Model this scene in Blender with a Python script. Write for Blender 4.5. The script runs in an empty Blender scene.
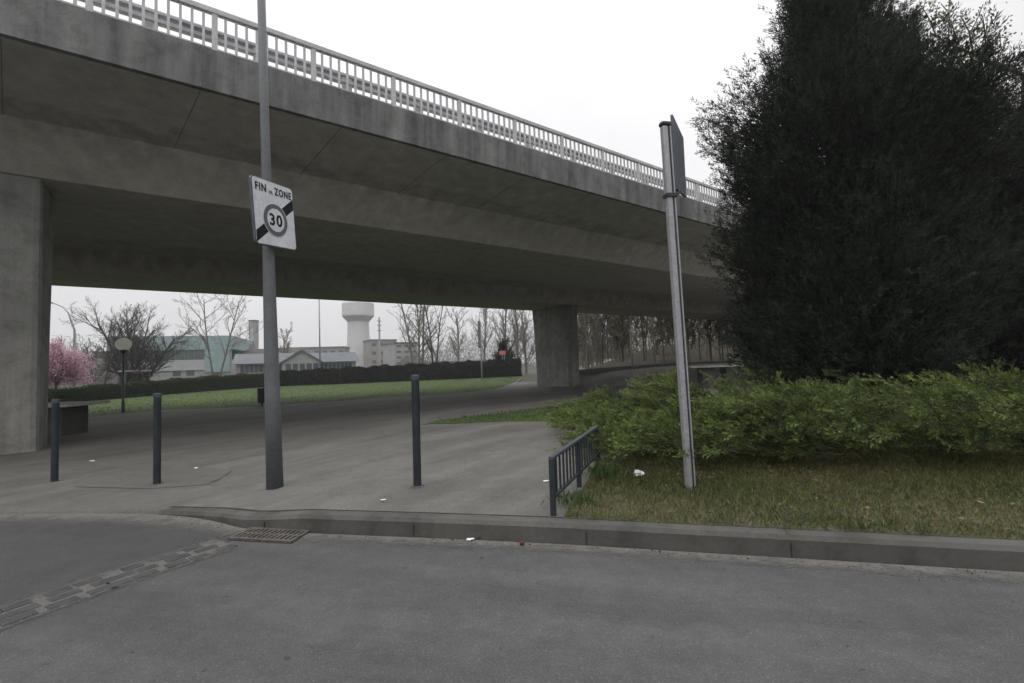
import bpy, bmesh, math, random
import numpy as np
from mathutils import Vector, Matrix
random.seed(7); RNG = np.random.default_rng(11)
R = math.radians
scene = bpy.context.scene
COL = scene.collection

# ------------------------------------------------------------------ camera
F = 460.0; W, H = 1024, 683; CAMZ = 1.45
pitch = math.atan(21.5 / F); roll = math.atan(0.0314)
CAM = Vector((0, 0, CAMZ))
fw = Vector((0, math.cos(pitch), math.sin(pitch)))
r0 = Vector((1, 0, 0)); u0 = Vector((0, -math.sin(pitch), math.cos(pitch)))
rt = math.cos(roll) * r0 - math.sin(roll) * u0
up = math.sin(roll) * r0 + math.cos(roll) * u0
cd = bpy.data.cameras.new('camera'); cam = bpy.data.objects.new('camera', cd); COL.objects.link(cam)
cd.sensor_width = 36; cd.lens = 36 * F / W; cd.clip_end = 6000; cd.clip_start = 0.05
M = Matrix.Identity(4)
for i, v in enumerate((rt, up, -fw)):
    for k in range(3): M[k][i] = v[k]
M.translation = CAM; cam.matrix_world = M
scene.camera = cam

def ray(px, py): return rt * ((px - W / 2) / F) - up * ((py - H / 2) / F) + fw
def P(px, py, d): return CAM + ray(px, py) * d            # point at depth d
def onz(px, py, z):
    r = ray(px, py); return CAM + r * ((z - CAMZ) / r.z)
def hor(px): return 363 - 0.0314 * (px - 512)
def lerp(a, b, t): return a + (b - a) * t
def interp(x, knots):
    if x <= knots[0][0]: return knots[0][1]
    for (a, va), (b, vb) in zip(knots, knots[1:]):
        if x <= b: return lerp(va, vb, (x - a) / (b - a))
    return knots[-1][1]

# ------------------------------------------------------------------ terrain
SIDE = [(-13, -.09), (-6.7, -.08), (-4.8, -.01), (-3.3, .04), (-1.9, .15)]
def sidez(x): return interp(x, SIDE)
def roadz(x): return min(0.0, sidez(x) - .02)
def zg(x, y):                       # paved / grassed land behind the kerb
    t = min(max((y - 7) / 25.0, 0), 1)
    return lerp(sidez(x), -.42, t)
def G(px, py):
    r = ray(px, py); t = 0.5
    p = CAM.copy()
    while t < 400:
        p = CAM + r * t
        if p.z <= zg(p.x, p.y): break
        t *= 1.002
    return Vector((p.x, p.y, zg(p.x, p.y)))
def at(px, d):                      # ground point below pixel column px at depth d
    p = P(px, hor(px), d); return Vector((p.x, p.y, zg(p.x, p.y)))
def zpix(px, py, d): return P(px, py, d).z

# ------------------------------------------------------------------ materials
MATS = {}
def nt(m):
    m.use_nodes = True; t = m.node_tree
    return t, t.nodes, t.links, t.nodes['Principled BSDF']
def ramp(n, l, src, stops):
    c = n.new('ShaderNodeValToRGB'); e = c.color_ramp.elements
    e[0].position, e[0].color = stops[0][0], (*stops[0][1], 1)
    e[1].position, e[1].color = stops[-1][0], (*stops[-1][1], 1)
    for p, col in stops[1:-1]:
        k = e.new(p); k.color = (*col, 1)
    l.new(src, c.inputs[0]); return c.outputs[0]
def noise(n, l, vec, scale, detail=4, rough=.6):
    t = n.new('ShaderNodeTexNoise'); t.inputs['Scale'].default_value = scale
    t.inputs['Detail'].default_value = detail; t.inputs['Roughness'].default_value = rough
    if vec: l.new(vec, t.inputs['Vector'])
    return t.outputs['Fac']
def mapping(n, l, vec, sc, rot=(0, 0, 0)):
    m = n.new('ShaderNodeMapping'); m.inputs['Scale'].default_value = sc; m.inputs['Rotation'].default_value = rot
    l.new(vec, m.inputs['Vector']); return m.outputs[0]
def mixc(n, l, fac, a, b, mode='MIX'):
    m = n.new('ShaderNodeMix'); m.data_type = 'RGBA'; m.blend_type = mode
    for s, v in ((0, fac), (6, a), (7, b)):
        if isinstance(v, (int, float)): m.inputs[s].default_value = v
        elif isinstance(v, tuple): m.inputs[s].default_value = (*v, 1)
        else: l.new(v, m.inputs[s])
    return m.outputs[2]
def scl(c, k): return tuple(x * k for x in c)
def mat(name, col, rough=.7, var=.25, scale=6, fine=60, bump=.1, metal=0, spec=.3, bdist=.01):
    if name in MATS: return MATS[name]
    m = bpy.data.materials.new(name); t, n, l, b = nt(m)
    tc = n.new('ShaderNodeTexCoord').outputs['Object']
    a = noise(n, l, tc, scale, 6)
    c = ramp(n, l, a, [(.3, scl(col, 1 - var)), (.7, scl(col, 1 + var))])
    f = noise(n, l, tc, fine, 3)
    c = mixc(n, l, .5, c, ramp(n, l, f, [(.35, (.75,) * 3), (.65, (1.2,) * 3)]), 'MULTIPLY')
    l.new(c, b.inputs['Base Color'])
    b.inputs['Roughness'].default_value = rough; b.inputs['Metallic'].default_value = metal
    b.inputs['Specular IOR Level'].default_value = spec
    if bump:
        bp = n.new('ShaderNodeBump'); bp.inputs['Strength'].default_value = bump; bp.inputs['Distance'].default_value = bdist
        l.new(f, bp.inputs['Height']); l.new(bp.outputs[0], b.inputs['Normal'])
    MATS[name] = m; return m

STAIN_Z = 1.45 + .402 * 13.05 + .1
def concrete(name, col, streak=.5, rot=0.0, dark=.45, marks=0, blotch=1.0):
    m = bpy.data.materials.new(name); t, n, l, b = nt(m)
    tc = n.new('ShaderNodeTexCoord').outputs['Object']
    big = noise(n, l, tc, .5, 5, .65)
    c = ramp(n, l, big, [(.3, scl(col, 1 - .28 * blotch)), (.5, col), (.72, scl(col, 1 + .22 * blotch))])
    st = noise(n, l, mapping(n, l, tc, (2.6, 2.6, .16)), 1.0, 5, .6)
    c = mixc(n, l, streak, c, ramp(n, l, st, [(.36, (dark,) * 3), (.55, (1,) * 3), (.72, (1.35, 1.33, 1.28))]), 'MULTIPLY')
    fine = noise(n, l, tc, 28, 5, .7)
    c = mixc(n, l, .45, c, ramp(n, l, fine, [(.3, (.7,) * 3), (.7, (1.22,) * 3)]), 'MULTIPLY')
    mid = noise(n, l, tc, 2.6, 6, .7)
    c = mixc(n, l, .6 * blotch, c, ramp(n, l, mid, [(.38, (.62, .62, .6)), (.52, (1,) * 3)]), 'MULTIPLY')
    if marks:      # damp dirt runs hanging from the crease between cantilever and web
        sp = n.new('ShaderNodeSeparateXYZ'); l.new(tc, sp.inputs[0])
        zr = n.new('ShaderNodeMapRange'); zr.inputs[1].default_value = STAIN_Z - .75; zr.inputs[2].default_value = STAIN_Z - .05; l.new(sp.outputs[2], zr.inputs[0])
        up = n.new('ShaderNodeMath'); up.operation = 'LESS_THAN'; up.inputs[1].default_value = STAIN_Z + .12; l.new(sp.outputs[2], up.inputs[0])
        ns = noise(n, l, mapping(n, l, tc, (1.5, 1.5, .1)), 1.0, 6, .7)
        n2 = n.new('ShaderNodeMapRange'); n2.inputs[1].default_value = .42; n2.inputs[2].default_value = .62; l.new(ns, n2.inputs[0])
        m1 = n.new('ShaderNodeMath'); m1.operation = 'MULTIPLY'; l.new(zr.outputs[0], m1.inputs[0]); l.new(up.outputs[0], m1.inputs[1])
        m2 = n.new('ShaderNodeMath'); m2.operation = 'MULTIPLY'; l.new(m1.outputs[0], m2.inputs[0]); l.new(n2.outputs[0], m2.inputs[1])
        m3 = n.new('ShaderNodeMath'); m3.operation = 'MULTIPLY'; m3.inputs[1].default_value = marks; l.new(m2.outputs[0], m3.inputs[0])
        c = mixc(n, l, m3.outputs[0], c, (.06, .055, .045))
    l.new(c, b.inputs['Base Color']); b.inputs['Roughness'].default_value = .85
    b.inputs['Specular IOR Level'].default_value = .2
    bp = n.new('ShaderNodeBump'); bp.inputs['Strength'].default_value = .3; bp.inputs['Distance'].default_value = .01
    l.new(fine, bp.inputs['Height']); l.new(bp.outputs[0], b.inputs['Normal'])
    MATS[name] = m; return m

def asphalt(name, col, speck=.5, patch=.2, streakdir=None):
    m = bpy.data.materials.new(name); t, n, l, b = nt(m)
    tc = n.new('ShaderNodeTexCoord').outputs['Object']
    big = noise(n, l, tc, .45, 6, .65)
    c = ramp(n, l, big, [(.3, scl(col, 1 - patch)), (.7, scl(col, 1 + patch))])
    if streakdir is not None:
        s = noise(n, l, mapping(n, l, mapping(n, l, tc, (1, 1, 1), (0, 0, -streakdir)), (.22, 1.5, 1)), 1.0, 6, .65)
        c = mixc(n, l, .8, c, ramp(n, l, s, [(.36, (.76,) * 3), (.64, (1.2, 1.19, 1.17))]), 'MULTIPLY')
    mid = noise(n, l, tc, 5, 6, .75)
    c = mixc(n, l, .6, c, ramp(n, l, mid, [(.3, (.72,) * 3), (.7, (1.22,) * 3)]), 'MULTIPLY')
    v = n.new('ShaderNodeTexVoronoi'); v.inputs['Scale'].default_value = 190; l.new(tc, v.inputs['Vector'])
    sp = n.new('ShaderNodeSeparateColor'); l.new(v.outputs['Color'], sp.inputs[0])
    c = mixc(n, l, speck, c, ramp(n, l, sp.outputs[0], [(.0, (.5,) * 3), (.55, (1,) * 3), (.93, (1.3, 1.29, 1.26)), (.97, (2.6, 2.55, 2.45))]), 'MULTIPLY')
    # cracks and dark spots
    sp2 = noise(n, l, tc, 14, 2, .5)
    c = mixc(n, l, .6, c, ramp(n, l, sp2, [(.27, (.45,) * 3), (.31, (1,) * 3)]), 'MULTIPLY')
    l.new(c, b.inputs['Base Color']); b.inputs['Roughness'].default_value = .82
    b.inputs['Specular IOR Level'].default_value = .25
    bp = n.new('ShaderNodeBump'); bp.inputs['Strength'].default_value = .35; bp.inputs['Distance'].default_value = .006
    l.new(v.outputs['Distance'], bp.inputs['Height']); l.new(bp.outputs[0], b.inputs['Normal'])
    MATS[name] = m; return m

def leafmat(name, dark, light, trans=.25, rough=.6):
    m = bpy.data.materials.new(name); t, n, l, b = nt(m)
    a = n.new('ShaderNodeAttribute'); a.attribute_name = 'tint'
    c = ramp(n, l, a.outputs['Fac'], [(0, dark), (1, light)])
    l.new(c, b.inputs['Base Color']); b.inputs['Roughness'].default_value = rough
    b.inputs['Specular IOR Level'].default_value = .15
    tr = n.new('ShaderNodeBsdfTranslucent'); l.new(c, tr.inputs['Color'])
    mx = n.new('ShaderNodeMixShader'); mx.inputs[0].default_value = trans
    l.new(b.outputs[0], mx.inputs[1]); l.new(tr.outputs[0], mx.inputs[2])
    l.new(mx.outputs[0], n['Material Output'].inputs['Surface'])
    MATS[name] = m; return m

concrete('concrete_fascia', (.155, .16, .155), .75, dark=.45)
concrete('concrete_soffit', (.42, .402, .35), .45, dark=.7, marks=.3, blotch=.3)
concrete('concrete_pier', (.245, .243, .225), .5, dark=.6)
concrete('kerb_stone', (.078, .077, .071), .2)
concrete('gutter_concrete', (.15, .147, .135), .1)
concrete('cast_concrete', (.42, .42, .40), .2)
asphalt('road_asphalt', (.0635, .0638, .064), .4, .16, R(-14))
asphalt('side_asphalt', (.046, .0465, .047), .35, .2)
asphalt('pavement_asphalt', (.104, .101, .093), .4, .22, R(58))
asphalt('patch_asphalt', (.10, .097, .088), .45, .2)
mat('sett_stone', (.042, .041, .041), .8, .35, 7, 40, .3)
mat('mortar', (.135, .13, .12), .9, .25, 6, 50, .2)
mat('cast_iron', (.07, .063, .056), .7, .4, 12, 60, .2)
mat('pit_dark', (.01, .01, .01), .9, .1)
mat('galvanised', (.30, .31, .33), .5, .12, 3, 40, .05, .3)
mat('lamp_grey', (.105, .112, .118), .55, .12, 3, 40, .05)
mat('alu_light', (.30, .30, .315), .45, .12, 4, 30, .04, .3)
mat('soffit_joint', (.17, .16, .14), .9, .3, 4, 30)
mat('slot_dark', (.03, .032, .036), .6, .2)
mat('sign_back', (.085, .10, .115), .5, .18, 3, 30, .05, .2)
mat('sign_white', (.52, .54, .56), .45, .06, 3, 20, .02)
mat('sign_black', (.012, .013, .016), .7, .1, spec=.1)
mat('sign_ring', (.085, .095, .105), .5, .1)
mat('bollard_blue', (.016, .021, .026), .55, .4, 7, 55, .12)
mat('bollard_cap', (.045, .055, .065), .5, .2, 4, 40, .06)
mat('fence_paint', (.022, .027, .032), .5, .2, 6, 50, .06)
mat('rail_paint', (.38, .385, .39), .6, .2, 1.5, 20, .06)
mat('barrier_steel', (.38, .385, .40), .55, .2, 1.2, 20, .06, .2)
mat('grass_soil', (.044, .044, .025), .95, .6, 5, 28, .6)
mat('lawn_green', (.043, .068, .014), .9, .25, .5, 12, .4)
mat('earth', (.045, .046, .030), .95, .3, .08, 3, .3)
mat('litter_soil', (.062, .054, .038), .95, .35, .8, 9, .4)
mat('bark_grey', (.13, .12, .10), .9, .3, 8, 40, .4)
mat('bark_pale', (.16, .15, .13), .9, .3, 8, 40, .4)
mat('bark_dark', (.05, .046, .042), .9, .3, 8, 40, .4)
mat('bark_conifer', (.022, .018, .014), .9, .3, 8, 40, .4)
leafmat('globe_white', (.97, .955, .91), (.97, .955, .91), .9, .3)
mat('plastic_dark', (.03, .033, .035), .5, .2)
mat('teal_clad', (.18, .255, .255), .6, .12, .4, 8, .05)
mat('glass_band', (.045, .075, .072), .25, .3, .3, 4, .0, spec=.5)
mat('render_pale', (.30, .30, .30), .8, .12, .4, 8, .05)
mat('render_grey', (.23, .23, .225), .8, .12, .4, 8, .05)
mat('render_brown', (.20, .185, .17), .8, .15, .4, 8, .05)
mat('roof_zinc', (.12, .13, .14), .95, .12, .5, 8, .05, spec=.03)
mat('roof_dark', (.10, .105, .11), .7, .2, .5, 8, .05)
mat('tower_concrete', (.42, .42, .415), .85, .08, .25, 4, .05)
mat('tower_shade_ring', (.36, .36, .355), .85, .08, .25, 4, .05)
mat('window_glass', (.05, .065, .075), .2, .3, .6, 5, .0, spec=.5)
mat('red_paint', (.40, .12, .10), .5, .15)
mat('white_plastic', (.62, .62, .62), .5, .08, 20, 60, .2)
mat('red_litter', (.10, .025, .025), .6, .3)
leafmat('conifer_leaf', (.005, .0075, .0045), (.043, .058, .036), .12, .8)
leafmat('conifer_leaf_brown', (.005, .0065, .004), (.034, .040, .025), .1, .8)
leafmat('juniper_leaf', (.018, .032, .011), (.175, .225, .062), .22)
mat('juniper_stem', (.035, .036, .018), .9, .2)
leafmat('hedge_leaf', (.018, .03, .012), (.05, .075, .03), .2)
leafmat('hedge_leaf_dark', (.008, .013, .008), (.024, .034, .020), .15)
leafmat('blossom', (.36, .19, .25), (.66, .45, .52), .3)
leafmat('bud_leaf', (.07, .085, .035), (.20, .21, .09), .3)
leafmat('twig_haze', (.07, .064, .056), (.17, .16, .145), .15)
leafmat('ivy_leaf', (.10, .095, .06), (.26, .235, .15), .25)
leafmat('grass_blade', (.042, .066, .014), (.155, .135, .055), .2)
leafmat('lawn_blade', (.034, .062, .011), (.078, .120, .026), .15)
leafmat('weed_leaf', (.035, .06, .02), (.085, .125, .045), .25)
leafmat('dead_leaf', (.055, .032, .02), (.19, .15, .10), .15)

def dustmat(name, col, lo, hi, sc=7):
    m = bpy.data.materials.new(name); t, n, l, b = nt(m)
    tc = n.new('ShaderNodeTexCoord').outputs['Object']
    a = n.new('ShaderNodeAttribute'); a.attribute_name = 'edge'
    f = noise(n, l, tc, sc, 6, .7); g = noise(n, l, tc, 70, 3)
    c = ramp(n, l, g, [(.3, scl(col, .75)), (.7, scl(col, 1.2))]); l.new(c, b.inputs['Base Color']); b.inputs['Roughness'].default_value = .95
    b.inputs['Specular IOR Level'].default_value = .1
    ad = n.new('ShaderNodeMath'); ad.operation = 'MULTIPLY_ADD'; l.new(f, ad.inputs[0]); ad.inputs[1].default_value = .9; l.new(a.outputs['Fac'], ad.inputs[2])
    al = n.new('ShaderNodeMapRange'); al.inputs[1].default_value = lo; al.inputs[2].default_value = hi; al.inputs[3].default_value = 0; al.inputs[4].default_value = .92
    l.new(ad.outputs[0], al.inputs[0]); l.new(al.outputs[0], b.inputs['Alpha'])
    MATS[name] = m
dustmat('gutter_dust', (.125, .12, .11), .62, 1.15)
dustmat('crack_dark', (.022, .024, .016), .75, 1.1, 5)
dustmat('mortar_dust', (.105, .101, .095), .7, 1.1, 10)

# ------------------------------------------------------------------ mesh helpers
ORG = {}
def setp(o, label=None, cat=None, group=None, kind=None):
    for k, v in (('label', label), ('category', cat), ('group', group), ('kind', kind)):
        if v: o[k] = v
    return o
def thing(name, loc, label, cat, group=None):
    o = bpy.data.objects.new(name, None); COL.objects.link(o); o.location = loc
    o.empty_display_size = .2
    ORG[o] = Vector(loc); return setp(o, label, cat, group)
def link(name, me, parent=None, mats=None, origin=None):
    o = bpy.data.objects.new(name, me); COL.objects.link(o)
    for m in (mats or []): me.materials.append(MATS[m])
    if parent is not None:
        o.parent = parent; ORG[o] = ORG[parent]
        off = ORG[parent]
    else:
        off = Vector(origin) if origin is not None else Vector((0, 0, 0)); ORG[o] = off; o.location = off
    if off.length > 0: me.transform(Matrix.Translation(-off))
    return o
class MB:
    def __init__(s): s.v = []; s.f = []
    def add(s, vs, fs):
        k = len(s.v); s.v += [tuple(v) for v in vs]; s.f += [tuple(i + k for i in f) for f in fs]; return s
    def box(s, c, size, ax=None):
        c = Vector(c); ax = ax or (Vector((1, 0, 0)), Vector((0, 1, 0)), Vector((0, 0, 1)))
        h = [a * (sz / 2) for a, sz in zip(ax, size)]
        vs = [c + h[0] * i + h[1] * j + h[2] * k for k in (-1, 1) for j in (-1, 1) for i in (-1, 1)]
        return s.add(vs, [(0, 2, 3, 1), (4, 5, 7, 6), (0, 1, 5, 4), (2, 6, 7, 3), (0, 4, 6, 2), (1, 3, 7, 5)])
    def bar(s, a, b, w, h, upv=Vector((0, 0, 1))):
        a = Vector(a); b = Vector(b); d = (b - a); L = d.length; d = d / L
        sd = d.cross(upv)
        if sd.length < 1e-4: sd = d.cross(Vector((1, 0, 0)))
        sd.normalize(); u = sd.cross(d)
        return s.box((a + b) / 2, (L, w, h), (d, sd, u))
    def tube(s, pts, rad, n=8, cap=True):
        pts = [Vector(p) for p in pts]; rings = []
        for i, p in enumerate(pts):
            d = (pts[min(i + 1, len(pts) - 1)] - pts[max(i - 1, 0)]).normalized()
            a = d.orthogonal().normalized() if i == 0 else (pa - d * pa.dot(d)).normalized()
            pa = a; b = d.cross(a); r = rad[i] if isinstance(rad, (list, tuple)) else rad
            rings.append([p + a * (r * math.cos(2 * math.pi * k / n)) + b * (r * math.sin(2 * math.pi * k / n)) for k in range(n)])
        vs = [v for r in rings for v in r]; fs = []
        for i in range(len(pts) - 1):
            for k in range(n):
                fs.append((i * n + k, i * n + (k + 1) % n, (i + 1) * n + (k + 1) % n, (i + 1) * n + k))
        if cap: fs += [tuple(range(n - 1, -1, -1)), tuple((len(pts) - 1) * n + k for k in range(n))]
        return s.add(vs, fs)
    def lathe(s, c, prof, n=24):
        c = Vector(c); vs = []; fs = []
        for r, z in prof:
            for k in range(n):
                a = 2 * math.pi * k / n; vs.append(c + Vector((r * math.cos(a), r * math.sin(a), z)))
        for i in range(len(prof) - 1):
            for k in range(n): fs.append((i * n + k, i * n + (k + 1) % n, (i + 1) * n + (k + 1) % n, (i + 1) * n + k))
        fs += [tuple(range(n - 1, -1, -1)), tuple((len(prof) - 1) * n + k for k in range(n))]
        return s.add(vs, fs)
    def prism(s, poly, off):      # poly: 3-D points, off: vector
        n = len(poly); off = Vector(off); vs = [Vector(p) for p in poly] + [Vector(p) + off for p in poly]
        fs = [tuple(range(n - 1, -1, -1)), tuple(range(n, 2 * n))]
        for i in range(n): fs.append((i, (i + 1) % n, n + (i + 1) % n, n + i))
        return s.add(vs, fs)
    def mesh(s, name):
        me = bpy.data.meshes.new(name); me.from_pydata([tuple(v) for v in s.v], [], s.f)
        bm = bmesh.new(); bm.from_mesh(me); bmesh.ops.recalc_face_normals(bm, faces=bm.faces); bm.to_mesh(me); bm.free()
        return me
    def obj(s, name, m, parent=None, bevel=0, smooth=False, origin=None):
        me = s.mesh(name)
        if smooth:
            me.polygons.foreach_set('use_smooth', [True] * len(me.polygons))
        o = link(name, me, parent, [m], origin)
        if bevel:
            b = o.modifiers.new('bevel', 'BEVEL'); b.width = bevel; b.segments = 2; b.limit_method = 'ANGLE'
        return o
def sheet(name, poly, zf, m, dz=0.0, grid=1.0, kind='structure'):
    """a ground sheet following the terrain"""
    bm = bmesh.new()
    vs = [bm.verts.new((p[0], p[1], 0)) for p in poly]; bm.faces.new(vs)
    xs = [p[0] for p in poly]; ys = [p[1] for p in poly]
    for ax, lo, hi in ((0, min(xs), max(xs)), (1, min(ys), max(ys))):
        k = math.ceil(lo / grid) * grid
        while k < hi:
            if abs(k) < 45:
                co = [0, 0, 0]; co[ax] = k + 1e-4; no = [0, 0, 0]; no[ax] = 1
                bmesh.ops.bisect_plane(bm, geom=bm.verts[:] + bm.edges[:] + bm.faces[:], plane_co=co, plane_no=no)
            k += grid
    for v in bm.verts: v.co.z = zf(v.co.x, v.co.y) + dz
    bmesh.ops.triangulate(bm, faces=bm.faces[:])
    bmesh.ops.recalc_face_normals(bm, faces=bm.faces)
    me = bpy.data.meshes.new(name); bm.to_mesh(me); bm.free()
    if len(me.polygons) and me.polygons[0].normal.z < 0: me.flip_normals()
    o = link(name, me, None, [m]); 
    if kind: o['kind'] = kind
    return o
def blades(p, d, L, wd, tint, bend=None):
    """numpy: one diamond face per blade"""
    n = len(p); rv = RNG.normal(size=(n, 3)); s = np.cross(d, rv); s /= np.linalg.norm(s, axis=1)[:, None] + 1e-9
    L = np.broadcast_to(np.asarray(L, float), (n,))[:, None]; wd = np.broadcast_to(np.asarray(wd, float), (n,))[:, None]
    tip = p + d * L
    if bend is not None: tip = tip + bend
    v = np.stack([p, p + d * L * .5 + s * wd * .5, tip, p + d * L * .5 - s * wd * .5], 1).reshape(-1, 3)
    return v, np.repeat(tint, 4)
def quads_obj(name, v, tint, m, parent=None, origin=None):
    me = bpy.data.meshes.new(name); n = len(v) // 4
    me.vertices.add(len(v)); me.vertices.foreach_set('co', np.asarray(v, np.float32).ravel())
    me.loops.add(len(v)); me.loops.foreach_set('vertex_index', np.arange(len(v), dtype=np.int32))
    me.polygons.add(n); me.polygons.foreach_set('loop_start', np.arange(0, len(v), 4, dtype=np.int32))
    a = me.attributes.new('tint', 'FLOAT', 'POINT'); a.data.foreach_set('value', np.clip(tint, 0, 1).astype(np.float32))
    me.update(calc_edges=True); me.validate()
    return link(name, me, parent, [m], origin)
def unit(a): return a / (np.linalg.norm(a, axis=1)[:, None] + 1e-9)
def copy_tree(o, loc, label=None, rz=0, sc=1, group=None):
    c = o.copy(); COL.objects.link(c); c.location = loc; c.rotation_euler = (0, 0, rz); c.scale = (sc, sc, sc)
    if label: c['label'] = label
    if group: c['group'] = group
    for ch in list(o.children):
        k = ch.copy(); COL.objects.link(k); k.parent = c
        for g in list(ch.children):
            q = g.copy(); COL.objects.link(q); q.parent = k
    return c

# ------------------------------------------------------------------ ground, road, kerb
kpix = [(1500, 592), (1280, 586), (1024, 572), (860, 562), (700, 552.5), (560, 544), (420, 537.5), (330, 534), (270, 530.8), (244, 528),
        (225, 523.5), (204, 519), (180, 516.2), (150, 514.3), (90, 511.5), (0, 508.5), (-150, 504)]
kc = [onz(px, py, 0) for px, py in kpix]
kc = [Vector((p.x, p.y, 0)) for p in kc]
# smooth densified kerb line (front face foot), right to left
def catmull(pts, k=6):
    out = []
    q = [pts[0] * 2 - pts[1]] + pts + [pts[-1] * 2 - pts[-2]]
    for i in range(1, len(q) - 2):
        for j in range(k):
            t = j / k
            out.append(.5 * ((2 * q[i]) + (q[i + 1] - q[i - 1]) * t + (2 * q[i - 1] - 5 * q[i] + 4 * q[i + 1] - q[i + 2]) * t * t + (3 * q[i] - q[i - 1] - 3 * q[i + 1] + q[i + 2]) * t ** 3))
    out.append(q[-2]); return out
kc = catmull(kc, 5)
d0 = (kc[0] - kc[3]).normalized(); kc = [kc[0] + d0 * 60, kc[0] + d0 * 25, kc[0] + d0 * 8] + kc
d1 = (kc[-1] - kc[-4]).normalized(); kc = kc + [kc[-1] + d1 * 8, kc[-1] + d1 * 60]
def offset(pl, w):
    out = []
    for i, p in enumerate(pl):
        d = (pl[min(i + 1, len(pl) - 1)] - pl[max(i - 1, 0)]).normalized()
        out.append(p + Vector((d.y, -d.x, 0)) * w)     # towards the land (right-hand side when walking left)
    return out
KB = offset(kc, .15)
land = lambda x, y: zg(x, y)
road = lambda x, y: roadz(x)
# base ground to the horizon
def grid_axis(lo, hi):
    a = list(np.arange(-44, 46, 2.0)); s = 4.0; k = a[-1]
    while k < hi: k += s; s *= 1.35; a.append(k)
    s = 4.0; k = a[0]
    while k > lo: k -= s; s *= 1.35; a.insert(0, k)
    return a
gx = grid_axis(-2500, 2500); gy = grid_axis(-400, 3500)
mb = MB(); nx = len(gx)
for y in gy:
    for x in gx:
        z = zg(x, y) - .12 if y > 2 else -.25
        mb.v.append((x, y, min(z, -.12) if y < 12 else z))
for j in range(len(gy) - 1):
    for i in range(nx - 1): mb.f.append((j * nx + i, j * nx + i + 1, (j + 1) * nx + i + 1, (j + 1) * nx + i))
setp(mb.obj('ground', 'earth'), kind='structure')
# carriageway
sheet('road', [(p.x, p.y) for p in kc] + [(-70, -40), (70, -40)], road, 'road_asphalt', 0, 2)
# paved land behind the kerb
sheet('pavement', [(p.x, p.y) for p in KB][::-1] + [(60, 44), (-70, 44)], land, 'pavement_asphalt', 0, 2)
# kerb stones
km = MB()
def kerb_run(idx, dest):
    vs = []; n = len(idx)
    for i in idx:
        a, b = kc[i], KB[i]; zt = zg(a.x, a.y + .15) + .004; zr = roadz(a.x) - .1
        w = (b - a)
        vs += [a + Vector((0, 0, zr)), a + w * .04 + Vector((0, 0, max(zt - .03, zr + .02))), a + w * .2 + Vector((0, 0, zt)), b + w * .15 + Vector((0, 0, zt)), b + w * .15 + Vector((0, 0, zr))]
    fs = []
    for k in range(n - 1):
        for j in range(4): fs.append((k * 5 + j, k * 5 + j + 1, (k + 1) * 5 + j + 1, (k + 1) * 5 + j))
    fs += [tuple(range(4, -1, -1)), tuple((n - 1) * 5 + j for j in range(5))]
    dest.add(vs, fs)
# resample kc by arclength for stones of 1 m with thin joints
def resample(pl, step):
    out = [pl[0]]; left = step
    for a, b in zip(pl, pl[1:]):
        L = (b - a).length; pos = 0
        while L - pos >= left:
            pos += left; out.append(a + (b - a) * (pos / L)); left = step
        left -= (L - pos)
    return out
kc_near = [p for p in kc if -16 < p.x < 22]
fine = resample(kc_near, .05); kc_s, KB_s = kc, KB
kc, KB = fine, offset(fine, .15)
i = 0
NK = sum(1 for p in fine if p.x > -3.75)
while i < NK - 2:
    kerb_run(list(range(i, min(i + 30, NK))), km); i += 29      # 1.45 m stones
flush = MB(); kerb_run(list(range(NK - 1, len(fine))), flush); setp(flush.obj('dropped_kerb', 'patch_asphalt'), kind='structure')
kerb = km.obj('kerb', 'kerb_stone'); setp(kerb, kind='structure')
jm = MB()
for j in range(29, NK - 2, 29):
    a, b = fine[j], KB[j]; zt = zg(a.x, a.y + .15) + .0035; w = (b - a).normalized(); d = Vector((-w.y, w.x, 0))
    hgt = zt - roadz(a.x)
    jm.box((a + b) / 2 + w * .015 + Vector((0, 0, zt)), (.11, .006, .004), (w, d, Vector((0, 0, 1))))
    if hgt > .05: jm.box(a + w * .0065 + Vector((0, 0, roadz(a.x) + hgt / 2 - .025)), (.02, .006, hgt - .045), (w, d, Vector((0, 0, 1))))
setp(jm.obj('kerb_joints', 'fence_paint'), kind='structure')
# gutter strip in front of the kerb
gin = offset(fine, -.02); gout = offset(fine, -.24)
def soft_strip(name, pls, edges, zf, m, dz):
    mb = MB(); n = len(pls[0]); k = len(pls)
    for i in range(n):
        for q in pls: mb.v.append((q[i].x, q[i].y, zf(q[i].x, q[i].y) + dz))
    for i in range(n - 1):
        for j in range(k - 1): mb.f.append((i * k + j, i * k + j + 1, (i + 1) * k + j + 1, (i + 1) * k + j))
    o = mb.obj(name, m); a = o.data.attributes.new('edge', 'FLOAT', 'POINT')
    a.data.foreach_set('value', list(edges) * n); return setp(o, kind='structure')
def strip(name, A, B, zf, m, dz):
    mb = MB(); n = len(A)
    for a, b in zip(A, B): mb.v += [(a.x, a.y, zf(a.x, a.y) + dz), (b.x, b.y, zf(b.x, b.y) + dz)]
    for k in range(n - 1): mb.f.append((2 * k, 2 * k + 1, 2 * k + 3, 2 * k + 2))
    return setp(mb.obj(name, m), kind='structure')
NF = len(fine)
def voff(pl, f):
    a = offset(pl, 1.0); return [p + (q - p) * f(p) for p, q in zip(pl, a)]
wl = lambda p: lerp(1.0, 2.0, min(max((-2.2 - p.x) / 1.2, 0), 1))
soft_strip('gutter', [gin, voff(fine, lambda p: -.06 * wl(p)), voff(fine, lambda p: -.13 * wl(p)), voff(fine, lambda p: -.24 * wl(p))], (.75, .62, .42, .0), road, 'gutter_dust', .007)
soft_strip('kerb_back_joint', [offset(fine[:NK], w_) for w_ in (.145, .160, .175)], (.2, .85, .1), land, 'crack_dark', .0065)
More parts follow.
